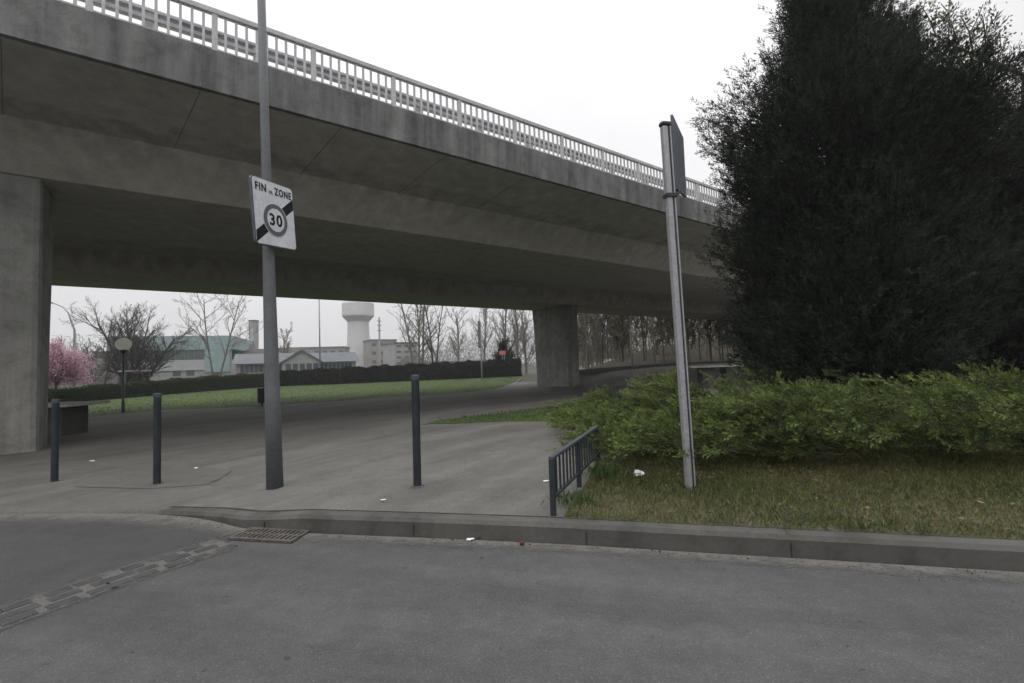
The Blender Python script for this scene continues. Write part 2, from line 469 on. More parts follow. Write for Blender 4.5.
# side street of darker asphalt at the left, with the granite sett strip across its mouth
sett_line = [onz(226, 543.5, 0), onz(110, 581, 0), onz(0, 619, 0)]
dd = (sett_line[2] - sett_line[1]).normalized(); sett_line.append(sett_line[2] + dd * 5)
sline = [p for p in offset(fine, -.13) if p.x < -2.45]
poly = [(p.x, p.y) for p in sline] + [(-16, sett_line[3].y)] + [(p.x, p.y) for p in sett_line[::-1]]
sheet('side_street', poly, road, 'side_asphalt', .0045, 2)
SL = resample(catmull([Vector((p.x, p.y, 0)) for p in sett_line], 6), .05)
ml = MB()
soft_strip('sett_bedding', [offset(SL, w_) for w_ in (-.27, -.18, 0, .18, .27)], (0, .5, .8, .5, 0), road, 'mortar_dust', .0065)
sm = MB(); s = 0
for row, off in enumerate((-.115, .0, .115)):
    s = .08 * row
    while s < len(SL) * .05 - .3:
        Ls = random.uniform(.16, .21); i0 = int((s + Ls / 2) / .05); p = SL[min(i0, len(SL) - 1)]; q = SL[min(i0 + 1, len(SL) - 1)]
        if (q - p).length > 1e-6:
            d = (q - p).normalized(); nrm = Vector((d.y, -d.x, 0)); c = p + nrm * (off + random.uniform(-.006, .006))
            tl = Vector((random.uniform(-.03, .03), random.uniform(-.03, .03), 1)).normalized()
            if random.random() > .02:
                sm.box(c + Vector((0, 0, roadz(c.x) + .0015 + random.uniform(-.003, .002))), (Ls - .04, .088, .022), (d, nrm, tl))
        s += Ls
setp(sm.obj('sett_strip', 'sett_stone', bevel=.006), kind='structure')

# ------------------------------------------------------------------ drain grate
c4 = [onz(256, 531.5, .0), onz(312, 534.5, .0), onz(290, 541.5, .0), onz(223, 538.5, .0)]
cen = sum(c4, Vector()) / 4; e1 = (c4[1] - c4[0]).normalized(); e2 = Vector((-e1.y, e1.x, 0)); e2 = -e2 if e2.y > 0 else e2
cen = cen + Vector((0, 0, -cen.z))
t = thing('drain_grate', cen, 'rusty slotted iron drain grate in the gutter below the kerb', 'drain grate')
GL, GWd = .62, .23
mb = MB()
for sgn in (-1, 1):
    mb.box(cen + e2 * (sgn * GWd / 2) + Vector((0, 0, .012)), (GL, .03, .026), (e1, e2, Vector((0, 0, 1))))
    mb.box(cen + e1 * (sgn * (GL / 2 - .015)) + Vector((0, 0, .012)), (.03, GWd - .03, .0255), (e1, e2, Vector((0, 0, 1))))
mb.obj('frame', 'cast_iron', t, .004)
mb = MB()
for k in range(1, 13):
    mb.box(cen + e1 * (-GL / 2 + .015 + k * (GL - .03) / 13) + Vector((0, 0, .013)), (.02, GWd - .032, .022), (e1, e2, Vector((0, 0, 1))))
mb.box(cen + Vector((0, 0, .0127)), (GL - .032, .02, .0215), (e1, e2, Vector((0, 0, 1))))
mb.obj('slats', 'cast_iron', t)
MB().box(cen + Vector((0, 0, .0035)), (GL - .03, GWd - .03, .014), (e1, e2, Vector((0, 0, 1)))).obj('pit', 'pit_dark', t)

# ------------------------------------------------------------------ overpass
th = math.atan((1150 - 512) / F)
BU = Vector((math.sin(th), math.cos(th), 0)); BV = Vector((-math.cos(th), math.sin(th), 0))
def B(u, v, z): return BU * u + BV * v + Vector((0, 0, z))
Z0 = CAMZ
def deck_mesh(sec, u0_, u1_, step=6.0):
    mb = MB(); n = len(sec); us = list(np.arange(u0_, u1_ + .1, step))
    for u in us:
        for v, z in sec: mb.v.append(B(u, v, z))
    for k in range(len(us) - 1):
        for j in range(n): mb.f.append((k * n + j, k * n + (j + 1) % n, (k + 1) * n + (j + 1) % n, (k + 1) * n + j))
    mb.f += [tuple(range(n - 1, -1, -1)), tuple((len(us) - 1) * n + j for j in range(n))]
    return mb
V0 = 10.72
F1, F2 = Z0 + .592 * 11, Z0 + .515 * 11
vA = 13.05; zA = Z0 + .402 * vA; zB = Z0 + 4.40; vB = 14.06; vC = 19.5
UA, UB = -40, 134
bridge = thing('overpass', B(-2.5, 14, -.1), 'long concrete road overpass with a pale railing crossing the whole view', 'bridge')
deck_mesh([(V0 + .095, F2 - .010), (vA, zA), (vB, zB), (vC, zB), (20.0, zA), (22.6, F2), (22.6, F1), (22.35, F1), (22.35, F1 - .25), (V0 + .265, F1 - .25), (V0 + .265, F2 + .05)], UA, UB).obj('deck', 'concrete_soffit', bridge)
deck_mesh([(V0, F2), (V0 + .10, F2 - .012), (V0 + .262, F2 + .05), (V0 + .262, F1), (V0 - .03, F1 - .02), (V0 - .03, F1 - .10)], UA, UB, 6.0).obj('edge_beam', 'concrete_fascia', bridge)
# construction joints in the edge beam and soffit
mb = MB()
for k in range(-2, 10):
    u = k * 2.74 + .31
    MB().bar(B(u, V0 + .12, F2 - .014), B(u - .45, vA, zA - .003), .014, .010).obj('joint', 'soffit_joint', bridge)
    if k % 2 == 0: MB().box(B(u, V0 - .002, (F1 + F2) / 2 - .04), (.012, .008, F1 - F2 - .12), (BU, BV, Vector((0, 0, 1)))).obj('joint', 'soffit_joint', bridge)
# piers
def pier(u, v_a, len_b, len_t, wid, zbot, ztop, bri, uw=None):
    mb = MB(); n = 10; rings = []
    hs = [0, .25, .5, .7, .82, .9, .96, 1.0]
    nseg = len(hs)
    for h_ in hs:
        fl = len_b + (len_t - len_b) * h_ ** 2.2
        z = zbot + (ztop - zbot) * h_
        r = .12
        prof = [(-wid, r), (-wid + r * .3, r * .3), (-wid + r, 0), (-r, 0), (-r * .3, r * .3), (0, r), (0, fl - r), (-r, fl), (-wid + r, fl), (-wid, fl - r)]
        for du, dv in prof: mb.v.append(B(u + du, v_a + dv, z))
    m_ = 10
    for k in range(nseg - 1):
        for j in range(m_): mb.f.append((k * m_ + j, k * m_ + (j + 1) % m_, (k + 1) * m_ + (j + 1) % m_, (k + 1) * m_ + j))
    mb.f += [tuple(range(m_ - 1, -1, -1)), tuple((nseg - 1) * m_ + j for j in range(m_))]
    return mb.obj('pier', 'concrete_pier', bri)
pier(-2.5, vB + .05, 1.0, 1.5, 1.25, -.6, zB - .01, bridge)
pier(36, vB + .3, 4.4, 5.0, 1.25, -.8, zB - .01, bridge)
pier(74, vB + .3, 4.4, 5.0, 1.25, -.8, zB - .01, bridge)
# railing on the edge beam
def rz(z): return F1 + z
RH = .86
MB().bar(B(UA, V0 + .10, rz(RH)), B(UB, V0 + .10, rz(RH)), .11, .115).obj('top_rail', 'rail_paint', bridge, .015)
MB().bar(B(UA, V0 + .10, rz(.075)), B(UB, V0 + .10, rz(.075)), .035, .03).obj('bottom_rail', 'rail_paint', bridge)
sp = 1.9
posts0 = None; bal = []
def mk_shared(me, name, parent, u):
    o = bpy.data.objects.new(name, me); COL.objects.link(o); o.parent = parent; o.location = BU * u; ORG[o] = ORG[parent]; return o
def base_mesh(name, w, d, h, z0):
    mb = MB().box(B(0, V0 + .10, rz(z0 + h / 2)), (w, d, h), (BU, BV, Vector((0, 0, 1))))
    me = mb.mesh(name); me.materials.append(MATS['rail_paint']); me.transform(Matrix.Translation(-ORG[bridge])); return me
pm = base_mesh('post', .10, .08, RH - .04, -.01); bmn = base_mesh('baluster', .047, .04, RH - .12, .08)
ups = [k * sp + .55 for k in range(-4, 17)]
far = MB()
nb = 0
for k in range(-19, 69):
    u = k * sp + .55
    if -6 < u < 32: mk_shared(pm, 'post', bridge, u)
    else: far.box(B(u, V0 + .10, rz((RH - .04) / 2 - .01)), (.085, .07, RH - .04), (BU, BV, Vector((0, 0, 1))))
    for j in range(1, 10):
        ub = u + j * sp / 10
        if -1.7 < ub < 19.0 and nb < 100:
            nb += 1; mk_shared(bmn, 'baluster', bridge, ub)
        else: far.box(B(ub, V0 + .10, rz(.08 + (RH - .12) / 2)), (.047, .04, RH - .12), (BU, BV, Vector((0, 0, 1))))
setp(far.obj('balusters', 'rail_paint', bridge), kind='stuff')
# crash barrier behind the railing
vb = V0 + .5
cb = MB(); wsec = [(0, .52), (.05, .55), (.05, .60), (0, .635), (0, .665), (.05, .70), (.05, .75), (0, .79), (.03, .79), (.08, .75), (.08, .70), (.03, .665), (.03, .635), (.08, .60), (.08, .55), (.03, .52)]
cbo = deck_mesh([(vb - a, rz(.43 + (b - .52) * 1.15)) for a, b in wsec], UA, UB, 6).obj('crash_barrier', 'barrier_steel', bridge)
for k in range(-3, 12):
    MB().box(B(k * 1.9 + 1.4, vb - .035, rz(.29)), (.24, .05, .66), (BU, BV, Vector((0, 0, 1)))).obj('barrier_post', 'rail_paint', cbo)
# second carriageway behind, its own bridge
zs2 = Z0 + 4.20
b2 = thing('overpass', B(23.2, 27, -.42), 'second concrete overpass deck in shade right behind the front one, on a flared wall pier', 'bridge')
w0, w1 = 22.85, 31.6
deck_mesh([(w0, F2 - .15), (24.5, zA - .2), (24.9, zs2), (29.2, zs2), (29.6, zA - .2), (w1, F2 - .1), (w1, F1 - .2), (w0, F1 - .25)], UA, UB).obj('deck', 'concrete_soffit', b2)
pier(23.2 + 1.0, 25.0, 3.9, 4.25, 1.1, -.9, zs2 - .01, b2)
pier(62 + 1.0, 25.0, 3.9, 4.25, 1.1, -.9, zs2 - .01, b2)
pier(-14, 25.0, 3.9, 4.25, 1.1, -.9, zs2 - .01, b2)
MB().bar(B(UA, w1 - .1, F1 + .6), B(UB, w1 - .1, F1 + .6), .1, .08).obj('top_rail', 'rail_paint', b2)
mb = MB()
for k in range(-20, 60): mb.box(B(k * 2.0, w1 - .1, F1 + .2), (.08, .07, .8), (BU, BV, Vector((0, 0, 1))))
mb.obj('railing_posts', 'rail_paint', b2)

# ------------------------------------------------------------------ lamp column and FIN DE ZONE sign
lb = G(275, 488); ld = (lb - CAM).dot(fw)
t = thing('street_lamp', lb, 'tall grey lamp column rising out of the picture behind the zone sign', 'street lamp')
top = P(261.4, 0, ld); dirv = (top - lb).normalized()
LT = lb + dirv * 8.0
MB().tube([lb - dirv * .05, lb + dirv * 1.1, lb + dirv * 2.6, lb + dirv * 4, LT], [.092, .082, .064, .049, .036], 20).obj('column', 'lamp_grey', t, smooth=True)
MB().tube([LT, LT + Vector((-.1, -.3, .35)), LT + Vector((-.3, -1.2, .5))], [.045, .04, .035], 10).obj('arm', 'lamp_grey', t, smooth=True)
MB().box(LT + Vector((-.36, -1.5, .5)), (.25, .7, .14)).obj('lamp_head', 'lamp_grey', t, .05)
acc_ax = (Vector((1, 0, 0)), Vector((0, 1, 0)), Vector((0, 0, 1)))

def text_mesh(s, size, bold=0.0, width=None):
    c = bpy.data.curves.new('txt', 'FONT'); c.body = s; c.space_character = 1.18; c.size = size; c.extrude = .0012; c.offset = bold; c.resolution_u = 6
    o = bpy.data.objects.new('txt', c); COL.objects.link(o)
    dg = bpy.context.evaluated_depsgraph_get(); dg.update()
    me = bpy.data.meshes.new_from_object(o.evaluated_get(dg)); bpy.data.objects.remove(o)
    xs = [v.co.x for v in me.vertices]; ys = [v.co.y for v in me.vertices]
    me.transform(Matrix.Translation((-min(xs), -min(ys), 0)))
    return me, max(xs) - min(xs), max(ys) - min(ys)
# plate frame: solve TL/BL at depth dL, direction so that the right edge fits
dL = ld - .36
TL, BLp = P(251.5, 174.5, dL), P(255, 243, dL)
TR, BR = P(293.3, 189.6, dL * 1.122), P(295.3, 250.6, dL * 1.122)
pc = (TL + TR + BLp + BR) / 4
ex = ((TR - TL) + (BR - BLp)).normalized(); ey = ((TL - BLp) + (TR - BR)); ey = (ey - ex * ey.dot(ex)).normalized(); en = ex.cross(ey)
pw = (((TR - TL).length + (BR - BLp).length) / 2); ph = ((TL - BLp).length + (TR - BR).length) / 2
print('SIGN', pw, ph, dL, ld)
# push the plate so that its back touches the column
colp = lb + dirv * ((pc.z - lb.z) / dirv.z)
t = thing('zone_sign', pc, 'white rectangular end of zone 30 sign with a black diagonal band on the lamp column', 'road sign')
def rrect(w, h, r, k=5):
    pts = []
    for cx, cy, a0 in ((w / 2 - r, h / 2 - r, 0), (-w / 2 + r, h / 2 - r, 90), (-w / 2 + r, -h / 2 + r, 180), (w / 2 - r, -h / 2 + r, 270)):
        for j in range(k + 1): a = R(a0 + 90 * j / k); pts.append((cx + r * math.cos(a), cy + r * math.sin(a)))
    return pts
def pl(x, y, z=0): return pc + ex * x + ey * y + en * z
MB().prism([pl(x, y, -.03) for x, y in rrect(pw, ph, .045)], en * .03).obj('frame', 'sign_back', t)
plate = MB().prism([pl(x, y, .001) for x, y in rrect(pw - .022, ph - .022, .038)], en * .003).obj('plate', 'sign_white', t)
def clip_band():
    # diagonal band clipped to plate
    hw = .085 * ph; a = Vector((-pw / 2, -.40 * ph)); b = Vector((pw / 2, .25 * ph))
    lim = pw / 2 - .014; lo = -ph / 2 + .014
    sl = (b.y - a.y) / (b.x - a.x)
    f = lambda x: a.y + (x + pw / 2) * sl
    xs = np.linspace(-lim, lim, 24); upv = [(x, f(x) + hw) for x in xs]; dn = [(x, max(f(x) - hw, lo)) for x in xs]
    return upv + dn[::-1]
MB().prism([pl(x, y, .0045) for x, y in clip_band()], en * .0012).obj('diagonal_band', 'sign_black', t)
cx, cy = -.002 * pw, -.088 * ph; rr = .245 * ph
def disc(r, z, dz=.0012, n=48): return MB().prism([pl(cx + r * math.cos(2 * math.pi * k / n), cy + r * math.sin(2 * math.pi * k / n), z) for k in range(n)], en * dz)
disc(rr * 1.04, .0062).obj('halo', 'sign_white', t)
disc(rr, .0078).obj('ring', 'sign_ring', t)
disc(rr * .72, .0094).obj('disc', 'sign_white', t)
def put_text(s, x, y, w=None, h=None, z=.0115, bold=.0022, mname='sign_black', name='lettering'):
    me, tw, thh = text_mesh(s, .1, bold)
    for v in me.vertices:
        p = pl(x + v.co.x * (w / tw), y + v.co.y * (h / thh), z + v.co.z); v.co = p
    me.materials.clear()
    return link(name, me, t, [mname])
X = lambda f: (-.5 + f) * pw
ty = ph / 2 - .195 * ph
put_text('FIN', X(.075), ty, .245 * pw, .115 * ph, z=.007)
put_text('DE', X(.385), ty, .085 * pw, .042 * ph, z=.007, bold=.0)
put_text('ZONE', X(.52), ty, .42 * pw, .115 * ph, z=.007)
put_text('30', cx - rr * .53, cy - rr * .38, rr * 1.06, rr * .76, bold=.003)
for dz_ in (.22, -.22):
    q = pl(0.0, dz_ * ph, -.03); c_ = lb + dirv * ((q.z - lb.z) / dirv.z)
    MB().bar(q, c_ + (q - c_).normalized() * .04, .04, .035).obj('clamp', 'galvanised', t)

# ------------------------------------------------------------------ bollards
bl0 = G(417.5, 486.5); bd = (bl0 - CAM).dot(fw)
bh = zpix(414.5, 375, bd) - bl0.z
bol = thing('bollard', bl0, 'dark blue metal bollard standing alone between the zone sign and the low fence', 'bollard', 'dark blue bollards on the pavement')
def boll(root, o, h):
    MB().tube([o + Vector((0, 0, -.05)), o + Vector((0, 0, h - .05))], .043, 20).obj('shaft', 'bollard_blue', root, smooth=False)
    MB().lathe(o, [(.044, h - .06), (.047, h - .05), (.047, h - .008), (.04, h)], 20).obj('cap', 'bollard_cap', root)
    MB().lathe(o, [(.07, -.01), (.07, .006), (.05, .010)], 20).obj('collar', 'kerb_stone', root)
boll(bol, bl0, bh)
for (px, py, lab) in ((157, 484.5, 'dark blue metal bollard between the leftmost bollard and the lamp column'), (54.5, 482, 'leftmost dark blue bollard, in front of the concrete table by the pier')):
    copy_tree(bol, G(px, py), lab)

# ------------------------------------------------------------------ right sign post with a plate seen from behind
sb = G(690.5, 491); sd = (sb - CAM).dot(fw)
st_ = P(665, 126.5, sd * 1.0)
t = thing('direction_sign', sb, 'leaning slotted aluminium post with a grey sign plate seen from behind, edge on', 'road sign')
ax = (st_ - sb).normalized()
sx = Vector((1, 0.25, 0)); sx = (sx - ax * sx.dot(ax)).normalized(); sy = ax.cross(sx)
L_ = (st_ - sb).length
mid = (sb + st_) / 2
MB().box(mid - sx * .0145, (.057, .06, L_), (sx, sy, ax)).obj('post', 'alu_light', t, .012)
MB().box(mid + sx * .0225, (.017, .044, L_ - .01), (sx, sy, ax)).obj('slot', 'slot_dark', t)
MB().box(mid + sx * .039, (.015, .06, L_ - .004), (sx, sy, ax)).obj('rear_flange', 'alu_light', t, .004)
MB().box(st_ + ax * .02, (.105, .078, .045), (sx, sy, ax)).obj('cap', 'slot_dark', t, .018)
q = [P(671.5, 114.5, sd), P(675.5, 189, sd), P(685.5, 197.5, sd * 1.27), P(682.5, 138, sd * 1.27)]
pn = (q[1] - q[0]).cross(q[3] - q[0]).normalized()
MB().prism([a - pn * .012 for a in q], pn * .024).obj('plate', 'sign_back', t, .004)
for f_ in (.12, .9):
    a = q[0].lerp(q[1], f_); b = q[3].lerp(q[2], f_)
    MB().bar(a + (b - a) * .02 - pn * .03, a + (b - a) * .98 - pn * .03, .03, .035).obj('stiffener', 'sign_back', t)
clp = sb + ax * (L_ * .81)
MB().box(clp + sx * .0, (.112, .085, .04), (sx, sy, ax)).obj('clamp', 'slot_dark', t, .006)
MB().bar(clp + sx * .05, q[1].lerp(q[2], .25), .05, .035).obj('bracket', 'slot_dark', t)

# ------------------------------------------------------------------ low guard fence
fa = G(553.5, 515.5); fda = (fa - CAM).dot(fw); fz = zpix(552, 457, fda)
fb_ = onz(597, 425.5, fz); fdir = (fb_ - fa); fdir.z = 0; flen = fdir.length; fdir.normalize()
t = thing('guard_fence', fa, 'low dark metal guard fence with thin bars at the edge of the grass', 'fence')
fh = fz - fa.z
def FP(s, z): return Vector((fa.x, fa.y, fa.z)) + fdir * s + Vector((0, 0, z))
fs_ = Vector((fdir.y, -fdir.x, 0)); fax = (fdir, fs_, Vector((0, 0, 1)))
print('FENCE', flen, fh)
MB().bar(FP(-.02, fh - .012), FP(flen, fh - .012), .045, .03).obj('top_rail', 'bollard_cap', t, .006)
MB().bar(FP(.025, fh * .30), FP(flen, fh * .30), .035, .025).obj('bottom_rail', 'fence_paint', t, .004)
for s_ in (0, flen * .48, flen):
    MB().box(FP(s_, fh / 2 - .05), (.045, .045, fh + .06), fax).obj('post', 'fence_paint', t, .006)
nb_ = 16
for k in range(1, nb_):
    s_ = flen * k / nb_
    MB().box(FP(s_, fh * .65), (.016, .016, fh * .66), fax).obj('bar', 'fence_paint', t)

# ------------------------------------------------------------------ table tennis style slabs under the bridge
def slab_table(px0, px1, ytop, d, label, leg_px):
    a = at(px0, d); b = at(px1, d); zt = zpix((px0 + px1) / 2, ytop, d)
    g = (a.z + b.z) / 2
    c = (a + b) / 2
    t = thing('concrete_table', (c.x, c.y, g), label, 'concrete table')
    xx = (b - a); xx.z = 0; Lx = xx.length; xx.normalize(); yy = Vector((-xx.y, xx.x, 0))
    MB().box((c.x, c.y, zt - .04), (Lx, 1.35, .08), (xx, yy, Vector((0, 0, 1)))).obj('slab', 'cast_concrete', t, .01)
    for (l0, l1) in leg_px:
        la = at(l0, d); lb_ = at(l1, d); lc = (la + lb_) / 2
        MB().box((lc.x, lc.y, (zt - .08 + g - .08) / 2), ((lb_ - la).length, .8, zt - .08 - g + .08), (xx, yy, Vector((0, 0, 1)))).obj('leg', 'kerb_stone', t, .01)
    return t
slab_table(6, 90, 403.4, 13.2, 'concrete table with a pale slab top beside the left pier', [(46, 76)])
slab_table(686, 750, 365.5, 26, 'pale concrete slab table behind the juniper, right of the leaning sign post', [(699, 711), (722, 727)])

# ------------------------------------------------------------------ globe lamp, litter bin, masts
g = G(123, 412.5); gd = (g - CAM).dot(fw)
t = thing('globe_lamp', g, 'park lamp with a white globe on a thin dark post at the lawn edge', 'street lamp')
gz = zpix(121.5, 344, gd); gr = 6.7 / F * gd
MB().tube([g + Vector((0, 0, -.1)), g + Vector((0, 0, .5)), g + Vector((0, 0, .52)), Vector((g.x, g.y, gz - gr * .9))], [.075, .07, .05, .045], 12).obj('post', 'lamp_grey', t, smooth=True)
MB().lathe((g.x, g.y, gz - gr), [(.06, -.12), (.13, -.04), (.14, .05)], 16).obj('collar', 'plastic_dark', t)
MB().lathe((g.x, g.y, gz), [(gr * math.sin(R(a)), -gr * .95 * math.cos(R(a))) for a in range(5, 180, 10)], 24).obj('globe', 'globe_white', t, smooth=True)

g = G(262, 406.5); gd = (g - CAM).dot(fw)
t = thing('litter_bin', g, 'dark litter bin on a short post at the lawn edge beside the lamp column', 'litter bin')
k_ = gd / F
MB().tube([g + Vector((0, 0, -.05)), g + Vector((0, 0, .3))], .04, 10).obj('post', 'plastic_dark', t)
MB().lathe(g, [(3.4 * k_, 3.5 * k_), (3.9 * k_, 5 * k_), (4.3 * k_, 17 * k_), (4.5 * k_, 17.5 * k_), (4.2 * k_, 18.4 * k_)], 18).obj('bucket', 'plastic_dark', t)

def mast(px, d, ytop, r, label, arm=None, name='street_lamp', cat='street lamp', m='galvanised'):
    g = at(px, d); z = zpix(px, ytop, d)
    t = thing(name, g, label, cat)
    MB().tube([g + Vector((0, 0, -.2)), Vector((g.x, g.y, z))], [r, r * .7], 10).obj('pole', m, t, smooth=True)
    return t, g, z
# curved lamp at the far left
d_ = 50; g = at(74, d_); t = thing('street_lamp', g, 'curved arm street lamp beyond the pink blossom tree', 'street lamp')
pts = [g + Vector((0, 0, -.2)), Vector((g.x, g.y, zpix(73, 330, d_))), P(71.5, 322, d_), P(68.5, 313, d_), P(63, 307, d_), P(56, 304, d_), P(51, 303, d_)]
MB().tube(pts, [.13, .10, .09, .08, .075, .07, .06], 10).obj('pole', 'galvanised', t, smooth=True)
MB().bar(P(52, 302.6, d_), P(46, 301.8, d_), .3, .16).obj('lamp_head', 'galvanised', t, .04)
d_ = 62
t, g, z = mast(320, d_, 268, .11, 'tall thin lamp pole in front of the water tower, its head hidden by the bridge')
MB().bar((g.x, g.y, z), (g.x - 1.5, g.y, z + .3), .3, .14).obj('lamp_head', 'galvanised', t, .03)
d_ = 46
t, g, z = mast(632, d_, 285, .085, 'thin pale lamp pole before the wood right of the rear pier')
MB().bar((g.x, g.y, z), (g.x - 1.3, g.y, z + .3), .28, .12).obj('lamp_head', 'galvanised', t, .03)
g = G(482, 379.5); d_ = (g - CAM).dot(fw)
t = thing('banner_post', g, 'slim pale post carrying a narrow dark panel, on the lawn before the dark hedge', 'post')
MB().tube([g + Vector((0, 0, -.2)), Vector((g.x, g.y, zpix(481, 322, d_)))], [.10, .08], 10).obj('post', 'galvanised', t, smooth=True)
za, zb = zpix(480, 348, d_), zpix(480, 321, d_)
MB().box((g.x - .16, g.y - .02, (za + zb) / 2), (.34, .5, zb - za)).obj('panel', 'roof_dark', t, .02)
d_ = 70
p = P(502.5, 353, d_); g = at(502.5, d_)
t = thing('red_sign', g, 'small red sign board showing above the dark hedge', 'sign')
MB().tube([g, Vector((g.x, g.y, p.z))], .05, 8).obj('post', 'galvanised', t)
MB().box((p.x, p.y - .08, p.z), (.95, .06, .6)).obj('board', 'red_paint', t, .02)
MB().tube([g + Vector((.3, 0, 0)), Vector((g.x + .3, g.y, p.z))], .05, 8).obj('post', 'galvanised', t)

# ------------------------------------------------------------------ foliage generators
def leaf_box(name, path, widths, heights, m, n, Lr, parent, wl=.55):
    """hedge: leaves over a box-like ridge that follows a polyline"""
    path = [np.array(p) for p in path]
    seglen = np.array([np.linalg.norm(b[:2] - a[:2]) for a, b in zip(path, path[1:])]); cum = np.concatenate([[0], np.cumsum(seglen)])
    s = RNG.uniform(0, cum[-1], n); k = np.clip(np.searchsorted(cum, s) - 1, 0, len(seglen) - 1); t = (s - cum[k]) / seglen[k]
    A = np.array(path)[k]; Bp = np.array(path)[k + 1]; c = A + (Bp - A) * t[:, None]
    d = unit(Bp - A); nrm = np.stack([d[:, 1], -d[:, 0], np.zeros(n)], 1)
    hh = np.array(heights)[k] + (np.array(heights)[k + 1] - np.array(heights)[k]) * t
    ww = np.array(widths)[k] + (np.array(widths)[k + 1] - np.array(widths)[k]) * t
    hh = hh * (1 + .05 * np.sin(s * 1.7) + .04 * np.sin(s * 4.1 + 1))
    face = RNG.uniform(0, 1, n); side = np.where(face < .62, 1.0, np.where(face < .72, -1.0, RNG.uniform(-1, 1, n)))
    zz = np.where(face < .72, RNG.uniform(0, 1, n), 1 - RNG.exponential(.04, n)) * hh
    depth = RNG.exponential(.08, n)
    p = c + nrm * (side * (ww / 2 - np.where(face < .72, depth, 0)) + RNG.normal(0, .03, n))[:, None]
    p[:, 2] += zz + RNG.normal(0, .03, n)
    dr = unit(RNG.normal(size=(n, 3)) + nrm * side[:, None] * .5 + np.array([0, 0, .4]))
    tint = RNG.uniform(0, 1, n) ** 1.5 * .8
    v, tt = blades(p, dr, RNG.uniform(*Lr, n), RNG.uniform(Lr[0], Lr[1], n) * wl, tint)
    return quads_obj(name, v, tt, m, parent)
def hedge(label, pix, heights, widths, m, n, Lr):
    pts = [G(px, py) for px, py in pix]
    t = thing('hedge', pts[len(pts) // 2], label, 'hedge')
    core = MB()
    for a, b, h0, h1, w_ in zip(pts, pts[1:], heights, heights[1:], widths):
        d = (b - a); d.z = 0; d.normalize(); nn = Vector((d.y, -d.x, 0)) * (w_ / 2 - .1)
        vs = [a + nn, a - nn, b - nn, b + nn]
        hs = [h0 - .1, h0 - .1, h1 - .1, h1 - .1]
        core.add([v + Vector((0, 0, -.1)) for v in vs] + [v + Vector((0, 0, h)) for v, h in zip(vs, hs)], [(0, 1, 2, 3), (4, 7, 6, 5), (0, 4, 5, 1), (1, 5, 6, 2), (2, 6, 7, 3), (3, 7, 4, 0)])
    core.obj('branch_core', 'bark_dark', t)
    leaf_box('foliage', pts, widths, heights, m, n, Lr, t)
    return t
def zdiff(px, py_top, py_bot):
    g = G(px, py_bot); d = (g - CAM).dot(fw); return zpix(px, py_top, d) - g.z
hp = [(-60, 411), (46, 404.5), (100, 400), (160, 395), (215, 390.5), (275, 386.5)]
ht = [(-60, 396), (46, 391), (100, 386), (160, 381), (215, 376.5), (275, 373)]
hedge('clipped green hedge behind the lawn on the left', hp, [zdiff(a[0], b[1], a[1]) for a, b in zip(hp, ht)], [1.0] * 6, 'hedge_leaf', 42000, (.07, .16))
hp = [(277, 386.3), (340, 384), (420, 380.5), (470, 378.5), (520, 376.2)]
ht = [(277, 372), (340, 368.5), (420, 364.5), (470, 362), (520, 359.5)]
hedge('tall very dark clipped hedge closing the lawn in front of the water tower', hp, [zdiff(a[0], b[1], a[1]) for a, b in zip(hp, ht)], [1.2] * 5, 'hedge_leaf_dark', 36000, (.10, .22))

# bare trees
def branch_pts(p, d, L, n, wob, rng, grav=.0):
    pts = [Vector(p)]; d = Vector(d).normalized()
    for i in range(n):
        d = (d + Vector((rng.gauss(0, wob), rng.gauss(0, wob), rng.gauss(0, wob) + grav))).normalized()
        pts.append(pts[-1] + d * (L / n))
    return pts
def grow(mb, tw, p, d, L, r, lev, maxlev, rng, ang, nchild, ratio, wob, upw, minr, base_clear=.3, leafpts=None):
    n = 5 if lev == 0 else 4
    pts = branch_pts(p, d, L, n, wob * (.5 if lev == 0 else 1), rng, upw * (0 if lev == 0 else 1))
    end = max(r * (.35 if lev < maxlev else .5), minr)
    rad = [max(r + (end - r) * i / n, minr) for i in range(n + 1)]
    (mb if lev <= 1 else tw).tube(pts, rad, 7 if lev == 0 else (5 if lev == 1 else 3), cap=False)
    if leafpts is not None and lev >= maxlev - 1: leafpts += [Vector(q) for q in pts[1:]]
    if lev >= maxlev: return
    k = nchild[min(lev, len(nchild) - 1)]
    for c in range(k):
        f = (base_clear + (1 - base_clear) * (c + rng.random()) / k) if lev == 0 else (.2 + .8 * (c + rng.random()) / k)
        i = min(int(f * n), n - 1); q = pts[i].lerp(pts[i + 1], f * n - i); dr = (pts[i + 1] - pts[i]).normalized()
        a = rng.uniform(0, 2 * math.pi); o = dr.orthogonal().normalized(); o2 = dr.cross(o)
        an = R(rng.uniform(ang * .6, ang * 1.25)); nd = dr * math.cos(an) + (o * math.cos(a) + o2 * math.sin(a)) * math.sin(an)
        Lc = L * ratio * rng.uniform(.7, 1.15) * (1 - .45 * f if lev == 0 else 1 - .3 * f)
        grow(mb, tw, q, nd, Lc, max(rad[i] * .6, minr), lev + 1, maxlev, rng, ang, nchild, ratio, wob, upw, minr, base_clear, leafpts)
